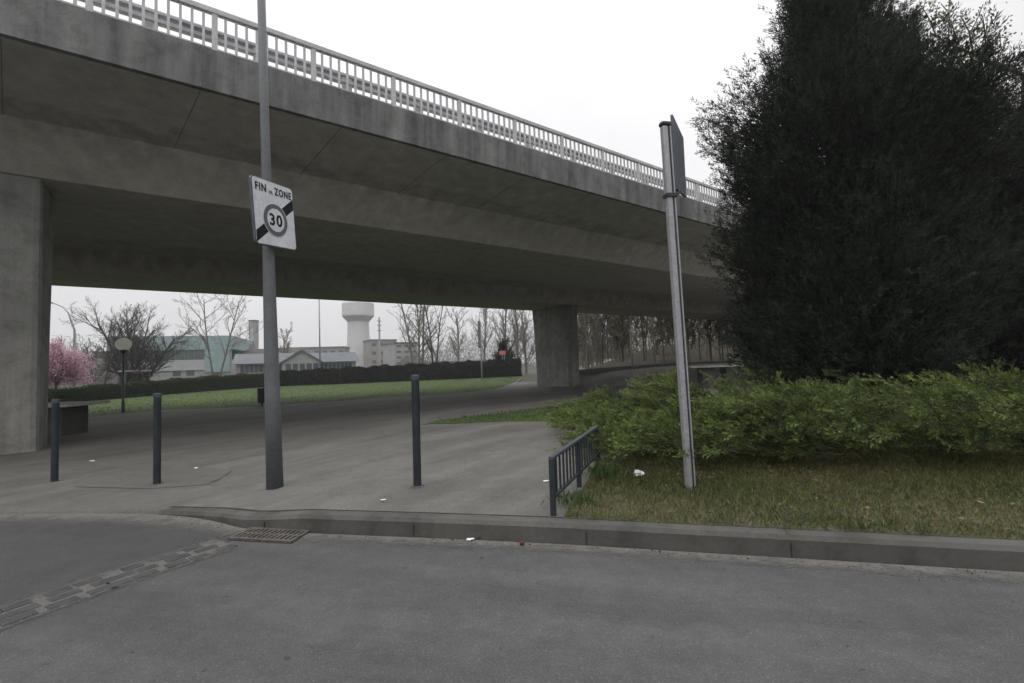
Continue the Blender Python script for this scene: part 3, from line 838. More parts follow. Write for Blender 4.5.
def bare_tree(loc, Hh, r, label, seed, name='bare_tree', cat='tree', bark='bark_grey', trunks=1, lean=.0, ang=42, nchild=(9, 6, 5), ratio=.5, maxlev=4, minr=.012, upw=.06, clear=.25, wob=.09, leaf=None, nleaf=0, lsize=(.06, .12), group=None):
    rng = random.Random(seed); loc = Vector(loc)
    t = thing(name, loc, label, cat, group); mb = MB(); tw = MB(); lp = [] if leaf else None
    for k in range(trunks):
        a = 2 * math.pi * k / trunks + rng.random(); off = Vector((math.cos(a), math.sin(a), 0)) * (r * 1.2 if trunks > 1 else 0)
        d = Vector((math.cos(a) * lean, math.sin(a) * lean, 1))
        grow(mb, tw, loc + off + Vector((0, 0, -.2)), d, Hh * rng.uniform(.75, .95), r * (1 if trunks == 1 else rng.uniform(.6, .9)), 0, maxlev, rng, ang, nchild, ratio, wob, upw, minr, clear, lp)
    mb.obj('trunk', bark, t, smooth=True); tw.obj('twigs', bark, t)
    if leaf:
        base = np.array([tuple(q) for q in lp]); idx = RNG.integers(0, len(base), nleaf)
        p = base[idx] + RNG.normal(0, .2 if leaf == 'blossom' else .12, (nleaf, 3)); dr = unit(RNG.normal(size=(nleaf, 3)))
        v, tt = blades(p, dr, RNG.uniform(*lsize, nleaf), RNG.uniform(*lsize, nleaf) * .8, RNG.uniform(0, 1, nleaf))
        quads_obj('blossom' if leaf == 'blossom' else 'crown', v, tt, leaf, t)
    return t
bare_tree(at(137, 46), 8.2, .24, 'wide bushy bare tree with many fine twigs behind the globe lamp', 4, bark='bark_dark', trunks=5, lean=.34, ang=40, nchild=(13, 7, 5, 4), ratio=.55, minr=.007, clear=.12)
bare_tree(at(101, 58), 7.2, .2, 'small bare tree between the pink blossom tree and the bushy bare tree', 31, bark='bark_dark', trunks=2, lean=.25, ang=40, nchild=(8, 6, 5, 4), ratio=.55, minr=.009, clear=.12)
bare_tree(at(217, 55), 11.5, .19, 'open bare tree with two slender trunks in front of the teal building', 8, trunks=2, lean=.12, ang=48, nchild=(11, 5, 4, 4), ratio=.48, minr=.009, clear=.3)
bare_tree(at(286, 105), 11.5, .25, 'small rounded bare tree right behind the pavilion gable', 12, ang=38, nchild=(13, 6, 5, 4), ratio=.5, minr=.018, clear=.15)
bare_tree(at(418, 62), 17, .24, 'many-stemmed bare tree right of the water tower, leaning left', 21, trunks=4, lean=.16, ang=40, nchild=(11, 5, 4, 4), ratio=.4, minr=.010, clear=.2)
bare_tree(at(435, 66), 18, .2, 'straight bare tree with two thin dark stems right of the many-stemmed tree', 22, bark='bark_dark', trunks=2, lean=.04, ang=36, nchild=(13, 5, 4, 4), ratio=.3, minr=.010, clear=.15)
bare_tree(at(458, 74), 12.5, .2, 'rounded bare tree standing left of the banner post', 26, ang=36, nchild=(15, 6, 5, 4), ratio=.45, minr=.011, clear=.25, bark='bark_pale')
bare_tree(at(484, 76), 12.5, .2, 'pale pollarded bare tree right behind the banner post', 27, ang=34, nchild=(15, 6, 5, 4), ratio=.45, minr=.011, clear=.3, bark='bark_pale')
for i, (px, dd_) in enumerate(((505, 80), (517, 78), (526, 84))):
    bare_tree(at(px, dd_), 16, .24, ['bare tree behind the red sign', 'bare brownish tree just left of the rear pier', 'bare tree half hidden by the rear pier'][i], 40 + i, ang=36, nchild=(17, 7, 5, 4), ratio=.42, minr=.012, clear=.08)
# cherry in blossom
bare_tree(at(44, 36), 4.6, .15, 'pink blossoming cherry tree beside the left pier', 51, name='cherry_tree', bark='bark_dark', trunks=3, lean=.5, ang=50, nchild=(13, 7, 5), ratio=.6, maxlev=3, minr=.010, clear=.2, leaf='blossom', nleaf=52000, lsize=(.06, .12))

# ------------------------------------------------------------------ conifers
def conifer(loc, prof, label, seed, nbr, m, name='conifer', spray=(.045, .10), per=62, bw=(.009, .018), wobl=.22, squash=1.0, core=130):
    rng = np.random.default_rng(seed); loc = Vector(loc); t = thing(name, loc, label, 'tree')
    top = prof[-1][0]
    tr = MB().tube([loc + Vector((0, 0, -.2)), loc + Vector((0, 0, top * .5)), loc + Vector((0, 0, top * .96))], [.28, .17, .02], 9)
    lb = np.array([rng.uniform(0, 2 * math.pi) for _ in range(5)])
    lumpf = lambda h_, a: 1 + wobl * (np.sin(3 * a + lb[0] + h_ * .9) * .4 + np.sin(5 * a + lb[1] - h_ * 1.7) * .35 + np.sin(2.3 * h_ + lb[2] + a) * .45 + np.sin(8 * a + lb[3] + 4.6 * h_) * .4)
    allp, alld, allt = [], [], []
    for b in range(nbr):
        f = rng.uniform(0, 1) ** 1.0; h_ = .15 + f * (top - .2); a = rng.uniform(0, 2 * math.pi)
        rr_ = interp(h_, prof)
        lump = lumpf(h_, a)
        rr_ = rr_ * lump * rng.uniform(.62, .98)
        if rr_ < .1: rr_ = .1
        d = np.array([math.cos(a), math.sin(a) * squash, rng.uniform(.15, .8)]); h0 = max(.05, h_ - rr_ * d[2] * .6)
        st = np.array([loc.x, loc.y, loc.z + h0]); L = rr_
        tr.tube([Vector(st), Vector(st + d * L * .5), Vector(st + d * L * .93)], [.022, .012, .004], 3, cap=False)
        nt_ = max(3, int(per / 5 * (.35 + .8 * L / 2.5))); kn = 30
        sT = rng.uniform(.02, 1, nt_) ** .5; sT[:3] = (1.0, .95, .88)
        side = np.cross(d, [0, 0, 1.0]); side /= np.linalg.norm(side)
        wT = .12 + .32 * np.sin(np.pi * np.clip(sT, 0, 1) ** .8) * L * .5
        c = st + d * (L * sT)[:, None] + side * (rng.normal(0, 1, nt_) * wT)[:, None] + np.array([0, 0, 1]) * rng.normal(-.02, .17, nt_)[:, None]
        axT = unit(d * .8 + side * rng.normal(0, .5, nt_)[:, None] + rng.normal(0, .25, (nt_, 3)) + np.array([0, 0, .45]))
        lT = rng.uniform(.2, .42, nt_) * (spray[1] / .10)
        tt2 = rng.uniform(0, 1, (nt_, kn))
        p = (c[:, None, :] + axT[:, None, :] * (lT[:, None] * tt2)[:, :, None]).reshape(-1, 3)
        a2 = np.repeat(axT, kn, 0); s2 = unit(np.cross(a2, rng.normal(size=(nt_ * kn, 3))))
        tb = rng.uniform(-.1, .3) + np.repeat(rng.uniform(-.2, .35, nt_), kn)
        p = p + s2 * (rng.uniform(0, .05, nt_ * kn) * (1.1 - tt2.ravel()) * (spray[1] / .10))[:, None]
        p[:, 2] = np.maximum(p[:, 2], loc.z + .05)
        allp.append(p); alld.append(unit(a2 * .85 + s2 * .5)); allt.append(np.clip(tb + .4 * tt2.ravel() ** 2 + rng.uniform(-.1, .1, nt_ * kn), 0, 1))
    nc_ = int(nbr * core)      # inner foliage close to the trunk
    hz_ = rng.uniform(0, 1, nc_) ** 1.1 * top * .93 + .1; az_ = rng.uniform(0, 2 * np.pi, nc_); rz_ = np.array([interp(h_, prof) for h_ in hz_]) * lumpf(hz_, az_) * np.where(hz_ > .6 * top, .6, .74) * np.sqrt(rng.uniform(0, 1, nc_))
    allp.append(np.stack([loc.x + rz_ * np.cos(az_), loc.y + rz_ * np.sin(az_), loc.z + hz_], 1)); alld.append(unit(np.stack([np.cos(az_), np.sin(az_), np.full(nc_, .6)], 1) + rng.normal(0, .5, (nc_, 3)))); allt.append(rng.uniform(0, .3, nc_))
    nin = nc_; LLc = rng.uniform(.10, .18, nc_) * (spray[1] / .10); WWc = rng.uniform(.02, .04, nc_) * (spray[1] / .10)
    p = np.concatenate(allp); d = np.concatenate(alld); ti = np.concatenate(allt)
    v, tt = blades(p, d, np.concatenate([rng.uniform(*spray, len(p) - nin), LLc]), np.concatenate([rng.uniform(*bw, len(p) - nin), WWc]), ti)
    tr.obj('trunk', 'bark_conifer', t); quads_obj('crown', v, tt, m, t)
    print('conifer', len(p)); return t
cl = at(850, 9.6)
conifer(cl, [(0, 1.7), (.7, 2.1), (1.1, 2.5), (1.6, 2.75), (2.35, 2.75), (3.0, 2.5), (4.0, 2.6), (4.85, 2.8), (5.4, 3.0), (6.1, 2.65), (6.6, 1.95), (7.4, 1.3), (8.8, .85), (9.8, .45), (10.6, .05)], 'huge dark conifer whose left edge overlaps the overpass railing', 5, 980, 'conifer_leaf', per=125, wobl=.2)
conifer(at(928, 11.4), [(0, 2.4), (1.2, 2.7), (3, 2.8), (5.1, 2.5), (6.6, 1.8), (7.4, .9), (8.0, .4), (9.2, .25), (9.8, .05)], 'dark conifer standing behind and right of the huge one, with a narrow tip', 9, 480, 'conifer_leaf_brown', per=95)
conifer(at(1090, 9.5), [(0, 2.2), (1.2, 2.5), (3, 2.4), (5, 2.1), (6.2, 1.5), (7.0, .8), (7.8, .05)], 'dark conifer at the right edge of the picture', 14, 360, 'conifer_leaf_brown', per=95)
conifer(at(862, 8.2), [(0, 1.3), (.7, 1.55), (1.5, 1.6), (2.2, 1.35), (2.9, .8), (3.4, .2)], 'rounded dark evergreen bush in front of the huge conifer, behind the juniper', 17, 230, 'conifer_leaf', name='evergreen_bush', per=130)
bare_tree(at(1012, 12.5), 10.5, .2, 'budding broadleaf tree with pale young leaves at the upper right corner', 61, name='budding_tree', ang=52, nchild=(13, 7, 5), ratio=.55, maxlev=3, minr=.011, clear=.3, leaf='bud_leaf', nleaf=9000, lsize=(.05, .10), bark='bark_dark')
d_ = 74
conifer(at(503, d_), [(0, 1.0), (1, 1.3), (2.5, 1.0), (4, .5), (5.2, .05)], 'small dark conifer behind the red sign', 71, 60, 'conifer_leaf', name='small_conifer', spray=(.25, .4), per=30, bw=(.05, .1))

# ------------------------------------------------------------------ juniper
def juniper():
    rng = np.random.default_rng(23)
    front = [G(592, 472), G(640, 474), G(760, 474), G(900, 474), G(1024, 477), G(1250, 482)]
    loc = G(800, 460)
    t = thing('juniper_bush', loc, 'spreading bright green juniper filling the verge below the conifers', 'shrub')
    fx = [p.x for p in front]; fy = [p.y for p in front]
    allv, allt = [], []
    st = MB()
    for b in range(1700):
        x = rng.uniform(.98, 8.2); y0 = np.interp(x, fx, fy) if x > fx[0] else fy[0] + (fx[0] - x) * 1.6
        dep = rng.uniform(0, 1)
        depth_max = 2.9 if x > 2.2 else 2.9 + (2.2 - x) * 1.2
        y = y0 - .28 + dep * (depth_max + .3)
        g_ = zg(x, y)
        hmax = .60 + .12 * math.sin(x * 1.9 + y * 1.3) + .09 * math.sin(x * 4.3 - y * 2.1)
        hmax *= min(1, (x - .95) / 2.0 + .33)
        L = rng.uniform(.55, 1.0)
        d = np.array([rng.normal(-.8, .4), -.35 + dep * .5 + rng.normal(0, .3), rng.uniform(.2, .75)]); d /= np.linalg.norm(d)
        hf = rng.uniform(.12, .95); h0 = hf * hmax
        y += (.5 * (1 - hf) - .22 * (hf > .6)) * (1 - dep)
        if hf < .5: L *= .7; d[1] = abs(d[1]) * .3; d /= np.linalg.norm(d)
        p0 = np.array([x + .25, y, g_ + h0])
        ns = 11; tt_ = np.linspace(0, 1, ns)
        droop = np.array([0, 0, -.18 * L])
        path = p0 + d * (L * tt_)[:, None] + droop * (tt_ ** 2)[:, None]
        mx = g_ + hmax + .12
        path[:, 2] = np.minimum(path[:, 2], mx + .06 * tt_ + rng.uniform(0, .05))
        path[:, 2] = np.maximum(path[:, 2], g_ + .12)
        st.tube([Vector(path[0]), Vector(path[5]), Vector(path[10])], [.008, .005, .002], 3, cap=False)
        tb = rng.uniform(-.22, .3)
        kb = 24; s = rng.uniform(.1, 1, kb); c = np.stack([np.interp(s, tt_, path[:, i]) for i in range(3)], 1)
        ax = unit(d + droop * 2 * s[:, None]); sd = unit(np.cross(ax, rng.normal(size=(kb, 3))))
        bd_ = unit(ax * .95 + sd * .42); bl_ = rng.uniform(.10, .22, kb) * (1.15 - .6 * s)
        kn = 11
        t2 = rng.uniform(.05, 1, (kb, kn)); c2 = (c[:, None, :] + bd_[:, None, :] * (bl_[:, None] * t2)[:, :, None]).reshape(-1, 3)
        a2 = np.repeat(bd_, kn, 0); s2 = unit(np.cross(a2, rng.normal(size=(kb * kn, 3)))); d2 = unit(a2 * .9 + s2 * .45)
        ss = np.repeat(s, kn) * .6 + t2.ravel() * .4
        v, tt = blades(c2, d2, rng.uniform(.03, .06, kb * kn), rng.uniform(.006, .011, kb * kn), np.clip(.10 + tb + .75 * ss ** 2 + rng.uniform(-.12, .15, kb * kn), 0, 1))
        allv.append(v); allt.append(tt)
    # arching tips standing out above the mass
    for (px, py, d_) in ((700, 372, 7.4), (722, 364, 7.6), (728, 357, 7.6), (650, 388, 7.0), (616, 400, 6.6), (556, 437, 6.2), (548, 450, 6.0), (565, 425, 6.6), (640, 392, 7.2), (870, 376, 7.2), (780, 382, 7.2), (945, 378, 7.2)):
        tip = np.array(P(px, py, d_)); base = tip + np.array([.32 + .1 * random.random(), -.02, -.28]); 
        if px < 600: base = tip + np.array([.5, .05, -.12])
        s = rng.uniform(0, 1, 60); c = base + (tip - base) * s[:, None] + np.array([0, 0, .05]) * np.sin(s * math.pi)[:, None]
        ax = unit(np.tile(tip - base, (60, 1))); sd = unit(np.cross(ax, rng.normal(size=(60, 3)))); dr = unit(ax + sd * .7)
        v, tt = blades(c, dr, rng.uniform(.03, .07, 60), rng.uniform(.007, .012, 60), np.clip(.7 + rng.uniform(-.2, .3, 60), 0, 1)); allv.append(v); allt.append(tt)
        st.tube([Vector(base), Vector(tip)], [.006, .002], 3, cap=False)
    st.obj('stems', 'juniper_stem', t)
    quads_obj('foliage', np.concatenate(allv), np.concatenate(allt), 'juniper_leaf', t)
juniper()

# ------------------------------------------------------------------ verge grass, strips and lawn
kb_right = [p for p in KB if p.x > .33]
fence_far = G(597, 462)
verge = [(p.x, p.y) for p in kb_right] + [(1.2, 7.6), (.7, 9.5), (2.5, 11), (8, 13), (22, 12)]
rightmost = kb_right[0]
verge = [(p.x + .0, p.y - .006) for p in kb_right] + [(fa.x + fdir.x * 1.2 + .03, fa.y + fdir.y * 1.2), (1.25, 6.8), (1.3, 9.0), (2.5, 12), (9, 15), (24, 14)]
sheet('grass_verge', verge, land, 'grass_soil', .0068, 1)
def poly_sample(poly, n, rng):
    xs = [p[0] for p in poly]; ys = [p[1] for p in poly]; out = []
    P_ = np.array(poly); need = n
    while need > 0:
        q = np.stack([rng.uniform(min(xs), max(xs), need * 3), rng.uniform(min(ys), max(ys), need * 3)], 1)
        inside = np.zeros(len(q), bool); j = len(P_) - 1
        for i in range(len(P_)):
            c = ((P_[i, 1] > q[:, 1]) != (P_[j, 1] > q[:, 1])) & (q[:, 0] < (P_[j, 0] - P_[i, 0]) * (q[:, 1] - P_[i, 1]) / (P_[j, 1] - P_[i, 1] + 1e-12) + P_[i, 0]); inside ^= c; j = i
        q = q[inside][:need]; out.append(q); need -= len(q)
    return np.concatenate(out)
def grass(name, poly, n, Lr, wr, m, tintf=None, up=1.0):
    rng = np.random.default_rng(5); q = poly_sample(poly, n, rng)
    z = np.array([zg(a, b) for a, b in q]) + .006
    p = np.stack([q[:, 0], q[:, 1], z], 1)
    d = unit(rng.normal(0, .55, (n, 3)) * np.array([1, 1, .2]) + np.array([0, 0, up]))
    pn_ = .5 + .25 * np.sin(q[:, 0] * 2.3 + np.sin(q[:, 1] * 3.1)) + .25 * np.sin(q[:, 1] * 4.7 + q[:, 0] * 1.1)
    ti = np.clip((pn_ - .5) * .7 + rng.beta(.7, .9, n), 0, 1) if tintf is None else tintf(q, rng)
    v, tt = blades(p, d, rng.uniform(*Lr, n) * (.6 + .6 * (1 - pn_)), rng.uniform(*wr, n), ti)
    return setp(quads_obj(name, v, tt, m), kind='stuff')
vpoly = [(p.x, p.y + .03) for p in kb_right if p.x < 6.5] + [(1.2, 6.3), (2.0, 6.6), (7, 6.2)]
vpoly = [(p.x, p.y - .02) for p in kb_right if p.x < 7] + [(fa.x + fdir.x * 1.3 + .05, fa.y + fdir.y * 1.3), (1.6, 6.4), (7.2, 6.0)]
grass('verge_grass', vpoly, 60000, (.02, .09), (.004, .010), 'grass_blade')
gs = [G(421, 425), G(440, 420.5), G(500, 413.5), G(560, 405.5), G(600, 400), G(700, 396), G(700, 420), G(600, 424), G(560, 421.5), G(500, 421.5), G(450, 423.5)]
gsp = [(p.x, p.y) for p in gs]
rngl = np.random.default_rng(3); q = poly_sample(vpoly, 5200, rngl)
q = q[(rngl.uniform(0, 1, len(q)) < np.clip((q[:, 1] - 4.5) / 1.1, .12, 1))]
pL = np.stack([q[:, 0], q[:, 1], np.array([zg(a_, b_) for a_, b_ in q]) + rngl.uniform(.02, .045, len(q))], 1)
v, tt = blades(pL, unit(rngl.normal(size=(len(q), 3)) * np.array([1, 1, .25])), rngl.uniform(.02, .065, len(q)), rngl.uniform(.008, .026, len(q)), rngl.uniform(0, 1, len(q)))
setp(quads_obj('fallen_leaves', v, tt, 'dead_leaf'), kind='stuff')
sheet('grass_strip', gsp, land, 'lawn_green', .008, 1)
grass('strip_grass', gsp, 9000, (.05, .13), (.008, .016), 'lawn_blade')
lf = [(-60, 424), (40, 420.5), (88, 417), (160, 410.5), (254, 406.8), (330, 402), (386, 397.2), (440, 394.5), (474, 392), (500, 388), (516, 382), (522, 377)]
lb2 = [(520, 374.5), (420, 379), (340, 383), (275, 386), (160, 394), (46, 403.5), (-60, 410)]
lp = [G(*q) for q in lf] + [G(*q) for q in lb2]
lpo = [(p.x, p.y) for p in lp]
sheet('lawn', lpo, land, 'lawn_green', .008, 3)
grass('lawn_grass', lpo, 90000, (.04, .08), (.012, .022), 'lawn_blade')
# pale path edge along the lawn
le = [G(*q) for q in lf[1:]]
strip('path_edge', le, [Vector((p.x + .1, p.y - .55, p.z)) for p in le], land, 'gutter_concrete', .006)
# repair patches by the bollards
for pp in ([(62, 470), (150, 464), (232, 470), (215, 484), (150, 489), (75, 487)], [(185, 480), (262, 474), (300, 482), (255, 493)]):
    q = [G(*a) for a in pp]; sheet('pavement_patch', [(p.x, p.y) for p in q], land, 'patch_asphalt', .004, 1)

# weeds round the fence and along kerb
def tuft(px, py, n, L, m, name, label, spread=.12):
    g = G(px, py); rng = np.random.default_rng(int(px)); p = np.array(g) + np.stack([rng.normal(0, spread, n), rng.normal(0, spread, n), np.zeros(n)], 1)
    d = unit(np.stack([rng.normal(0, .45, n), rng.normal(0, .45, n), np.ones(n)], 1))
    v, tt = blades(p, d, rng.uniform(L * .4, L, n), rng.uniform(.008, .016, n), rng.uniform(0, 1, n))
    o = quads_obj(name, v, tt, m, None, g); setp(o, label, 'weed'); return o
tuft(606, 478, 260, .26, 'weed_leaf', 'weed_clump', 'tall green weed clump between the guard fence and the juniper', .13)
tuft(572, 503, 160, .15, 'weed_leaf', 'weed_clump', 'small grassy weed clump at the foot of the guard fence', .12)

# ------------------------------------------------------------------ litter
def scrap(px, py, size, m, label, seed, name='litter', cat='litter', tall=.4, gz=None):
    g = G(px, py) if gz is None else onz(px, py, gz)
    rng = random.Random(seed); bm = bmesh.new(); bmesh.ops.create_icosphere(bm, subdivisions=2, radius=size)
    for v in bm.verts:
        k = .55 + .75 * rng.random(); v.co = Vector((v.co.x * k * 1.3, v.co.y * k, v.co.z * k * tall))
    zmin = min(v.co.z for v in bm.verts)
    for v in bm.verts: v.co += g + Vector((0, 0, -zmin + .008))
    me = bpy.data.meshes.new(name); bm.to_mesh(me); bm.free()
    return setp(link(name, me, None, [m], g), label, cat)
scrap(638, 477.5, .046, 'white_plastic', 'crumpled white plastic bag on the grass at the foot of the juniper', 1, 'plastic_bag', 'plastic bag', .7)
scrap(92, 462, .036, 'white_plastic', 'white paper scrap lying left of the bollards patch under the overpass', 2, 'paper_scrap', 'paper', .25)
scrap(196, 469, .022, 'white_plastic', 'tiny white paper scrap between the bollard and the lamp column', 3, 'paper_scrap', 'paper', .4)
scrap(470, 541, .025, 'white_plastic', 'white torn wrapper in the gutter', 4, 'wrapper', 'litter', .3, 0)
scrap(480, 539.5, .018, 'red_litter', 'small red and white wrapper right beside the white torn one in the gutter', 5, 'wrapper', 'litter', .7, 0)
scrap(522, 546, .016, 'red_litter', 'dark red crushed cup lying on the road by the kerb', 6, 'crushed_cup', 'litter', .9, 0)
scrap(546, 482, .03, 'white_plastic', 'flat pale paper scrap on the pavement left of the guard fence', 7, 'paper_scrap', 'paper', .12)
scrap(383, 501, .02, 'white_plastic', 'tiny pale scrap on the pavement left of the lone bollard', 8, 'paper_scrap', 'paper', .15)

# ------------------------------------------------------------------ embankment and wood on the right
eb = [(574, 386.5, 372.0, .55), (610, 386, 369, .6), (650, 385.5, 366, .65), (700, 385, 363, .7), (760, 384, 360.2, .75), (900, 381, 355, .9), (1100, 377, 348.5, 1.0)]
bot = [G(a, b) for a, b, c, d in eb]
topl = []
for a, b, c, d in eb:
    p = onz(a, c, d); k = min((p - CAM).dot(fw), 62); topl.append(P(a, c, k))
mb = MB()
rows = [bot, topl]
for dist, rise in ((12, 1.6), (30, 4.5), (60, 6), (300, 8)):
    rows.append([Vector((p.x + .35 * dist, p.y + dist, p.z + rise * min(1, .25 + .75 * i / 4))) for i, p in enumerate(topl)])
n = len(bot)
for r_ in rows: mb.v += [tuple(p) for p in r_]
mb.v = [(x, y, z + (.02 if i < n else 0)) for i, (x, y, z) in enumerate(mb.v)]
for j in range(1, len(rows) - 1):
    for i in range(n - 1): mb.f.append((j * n + i, j * n + i + 1, (j + 1) * n + i + 1, (j + 1) * n + i))
setp(mb.obj('wooded_bank', 'litter_soil'), kind='structure')
strip_pts = MB()
for i in range(n): strip_pts.v += [tuple(bot[i] + Vector((0, 0, .01))), tuple(topl[i] + Vector((0, 0, -.12)))]
for i in range(n - 1): strip_pts.f.append((2 * i, 2 * i + 1, 2 * i + 3, 2 * i + 2))
setp(strip_pts.obj('paved_slope', 'gutter_concrete'), kind='structure')
t = thing('low_wall', topl[2], 'low dark wall along the top of the paved slope below the wood', 'wall')
mb = MB()
for a, b in zip(topl, topl[1:]): mb.bar(a + Vector((0, 0, -.05)), b + Vector((0, 0, -.05)), .4, .42)
mb.obj('wall', 'roof_dark', t)

def bank_z(x, y):
    return 1.3
wood = []
g0 = Vector((0, 0, 0))
protos = []
for k in range(4):
    rng = random.Random(100 + k); o = bare_tree((0, 0, 0), 15 + k, .085, 'bare tall woodland tree on the bank behind the overpass', 200 + k, name='woodland_tree', bark=['bark_grey', 'bark_grey', 'bark_grey', 'bark_dark'][k], ang=30, nchild=(14, 6, 5), ratio=.32, maxlev=3, minr=.012, clear=.1,
                                         leaf='ivy_leaf' if k in (1, 2) else None, nleaf=3600, lsize=(.12, .28), group='woodland trees on the bank')
    protos.append(o)
rng = random.Random(77); first = [True] * 4
for i in range(100):
    px = rng.uniform(566, 775); d_ = rng.uniform(50, 90)
    if i < 26: px = rng.uniform(570, 625); d_ = rng.uniform(52, 66)
    p = P(px, hor(px), d_); z = .4 + (d_ - 45) * .06 * min(1, max(.1, (px - 560) / 120)); loc = Vector((p.x, p.y, z)); k = rng.choice((0, 1, 2, 2, 1, 3)) if px > 612 else rng.choice((0, 0, 3, 1))
    sc_ = rng.uniform(.75, 1.15); rzv = rng.uniform(0, 6.28)
    if first[k]:
        protos[k].location = loc; protos[k].rotation_euler = (0, 0, rzv); protos[k].scale = (sc_,) * 3; first[k] = False
    else: copy_tree(protos[k], loc, None, rzv, sc_)
# undergrowth / far wood as a mass of twigs
n = 45000; rng_ = np.random.default_rng(4)
px = rng_.uniform(575, 800, n); d_ = rng_.uniform(62, 105, n); x = (px - 512) / F * d_
y = d_; z = .6 + (d_ - 45) * .06 * np.clip((px - 560) / 120, .1, 1) + rng_.beta(1, 2.2, n) * np.interp(px, [575, 620, 640, 700, 730], [3.0, 4.5, 11, 12, 13])
v, tt = blades(np.stack([x, y, z], 1), unit(rng_.normal(0, .4, (n, 3)) + np.array([0, 0, .8])), rng_.uniform(.3, .9, n), rng_.uniform(.03, .09, n), rng_.uniform(0, 1, n))
setp(quads_obj('undergrowth', v, tt, 'ivy_leaf'), kind='stuff')

def far_mass(pxa, pxb, d0_, d1_, tops, n, m, seed):
    rg = np.random.default_rng(seed); px = rg.uniform(pxa, pxb, n); d = rg.uniform(d0_, d1_, n); x = (px - 512) / F * d
    ht = np.interp(px, [a for a, b in tops], [b for a, b in tops]) * (1 + .25 * np.sin(px * .9) * np.sin(px * .37 + 1))
    z = -.42 + rg.beta(1, 1.4, n) * ht
    dr = unit(rg.normal(0, .5, (n, 3)) + np.array([0, 0, .8]))
    return blades(np.stack([x, d, z], 1), dr, rg.uniform(.5, 1.6, n), rg.uniform(.04, .14, n), rg.uniform(0, 1, n))
va, ta = far_mass(400, 585, 130, 170, [(400, 4), (440, 9), (480, 13), (530, 16), (585, 14)], 26000, 'twig_haze', 1)
vb_, tb_ = far_mass(20, 130, 75, 95, [(20, 6), (60, 7.5), (100, 6), (130, 3)], 9000, 'twig_haze', 2)
vc_, tc_ = far_mass(-700, 20, 90, 130, [(-700, 9), (20, 8)], 16000, 'twig_haze', 3)
vd_, td_ = far_mass(800, 1900, 50, 90, [(800, 16), (1900, 16)], 24000, 'twig_haze', 4)
setp(quads_obj('distant_trees', np.concatenate([va, vb_, vc_, vd_]), np.concatenate([ta, tb_, tc_, td_]), 'twig_haze'), kind='stuff')

# ------------------------------------------------------------------ far buildings
def facade_axes(pxa, pxb, da, db):
    a, b = at(pxa, da), at(pxb, db); x = b - a; x.z = 0; L = x.length; x.normalize(); y = Vector((-x.y, x.x, 0)); return a, x, y, L
Zv = Vector((0, 0, 1))
def bx(mb, a, x, y, s0, s1, d0_, d1_, z0, z1):
    return mb.box(a + x * ((s0 + s1) / 2) + y * ((d0_ + d1_) / 2) + Zv * ((z0 + z1) / 2 - a.z), (s1 - s0, d1_ - d0_, z1 - z0), (x, y, Zv))
# teal works building
a, x, y, L = facade_axes(92, 231, 92, 100); d_ = 96
Zp = lambda px, py: zpix(px, py, 96)
t = thing('works_building', a + x * L / 2, 'long flat works building with a teal upper wall behind the bare trees', 'building')
z_top, z1, z2, z3 = Zp(165, 336), Zp(165, 350), Zp(165, 360.5), Zp(165, 371)
bx(MB(), a, x, y, 0, L, 0, 25, -.5, z3).obj('ground_storey', 'render_grey', t)
bx(MB(), a, x, y, -.3, L * .96, -.25, 25, z3, z2).obj('pale_storey', 'render_pale', t)
bx(MB(), a, x, y, .0, L * .93, .1, 25, z2, z1).obj('glazed_band', 'glass_band', t)
bx(MB(), a, x, y, L * .1, L + .3, -.3, 25, z1, z_top).obj('teal_wall', 'teal_clad', t)
bx(MB(), a, x, y, L * .80, L * .99, -.35, 2, Zp(215, 372), z1 - .02).obj('teal_bay', 'teal_clad', t)
for k in range(9):
    if k % 3 != 1: bx(MB(), a, x, y, L * (.06 + .1 * k), L * (.12 + .1 * k), -.06, .2, .9, 2.3).obj('window', 'window_glass', t)
mb = MB()
for k in range(13): bx(mb, a, x, y, L * .07 * k + .4, L * .07 * k + .55, -.02, .2, z2, z1)
mb.obj('mullions', 'roof_dark', t)
# grey block with chimney
a, x, y, L = facade_axes(226, 300, 112, 116)
t = thing('factory_block', a + x * L / 2, 'grey low factory block between the teal works and the pavilion', 'building')
Zp = lambda px, py: zpix(px, py, 114)
bx(MB(), a, x, y, 0, L, 0, 16, -.5, Zp(255, 349)).obj('wall', 'render_brown', t)
bx(MB(), a, x, y, -.2, L * .25, -.2, 10, Zp(235, 349), Zp(235, 344)).obj('roof', 'roof_dark', t)
bx(MB(), a, x, y, L * .17, L * .8, -.3, 1, -.5, Zp(255, 363)).obj('annexe', 'render_pale', t)
for k in range(4): bx(MB(), a, x, y, L * (.22 + .12 * k), L * (.28 + .12 * k), -.36, -.2, Zp(255, 372), Zp(255, 367)).obj('window', 'window_glass', t)
g = at(254, 122); zt = zpix(254, 321, 122)
t = thing('chimney', g, 'square grey factory chimney rising above the low block', 'chimney')
MB().box((g.x, g.y, zt / 2), (1.7, 1.7, zt)).obj('stack', 'render_grey', t, .05)
MB().box((g.x, g.y, zt + .1), (1.9, 1.9, .35)).obj('cap', 'roof_dark', t)
MB().box((g.x, g.y - .9, zt * .62), (.9, .12, zt * .7)).obj('panel', 'render_pale', t)
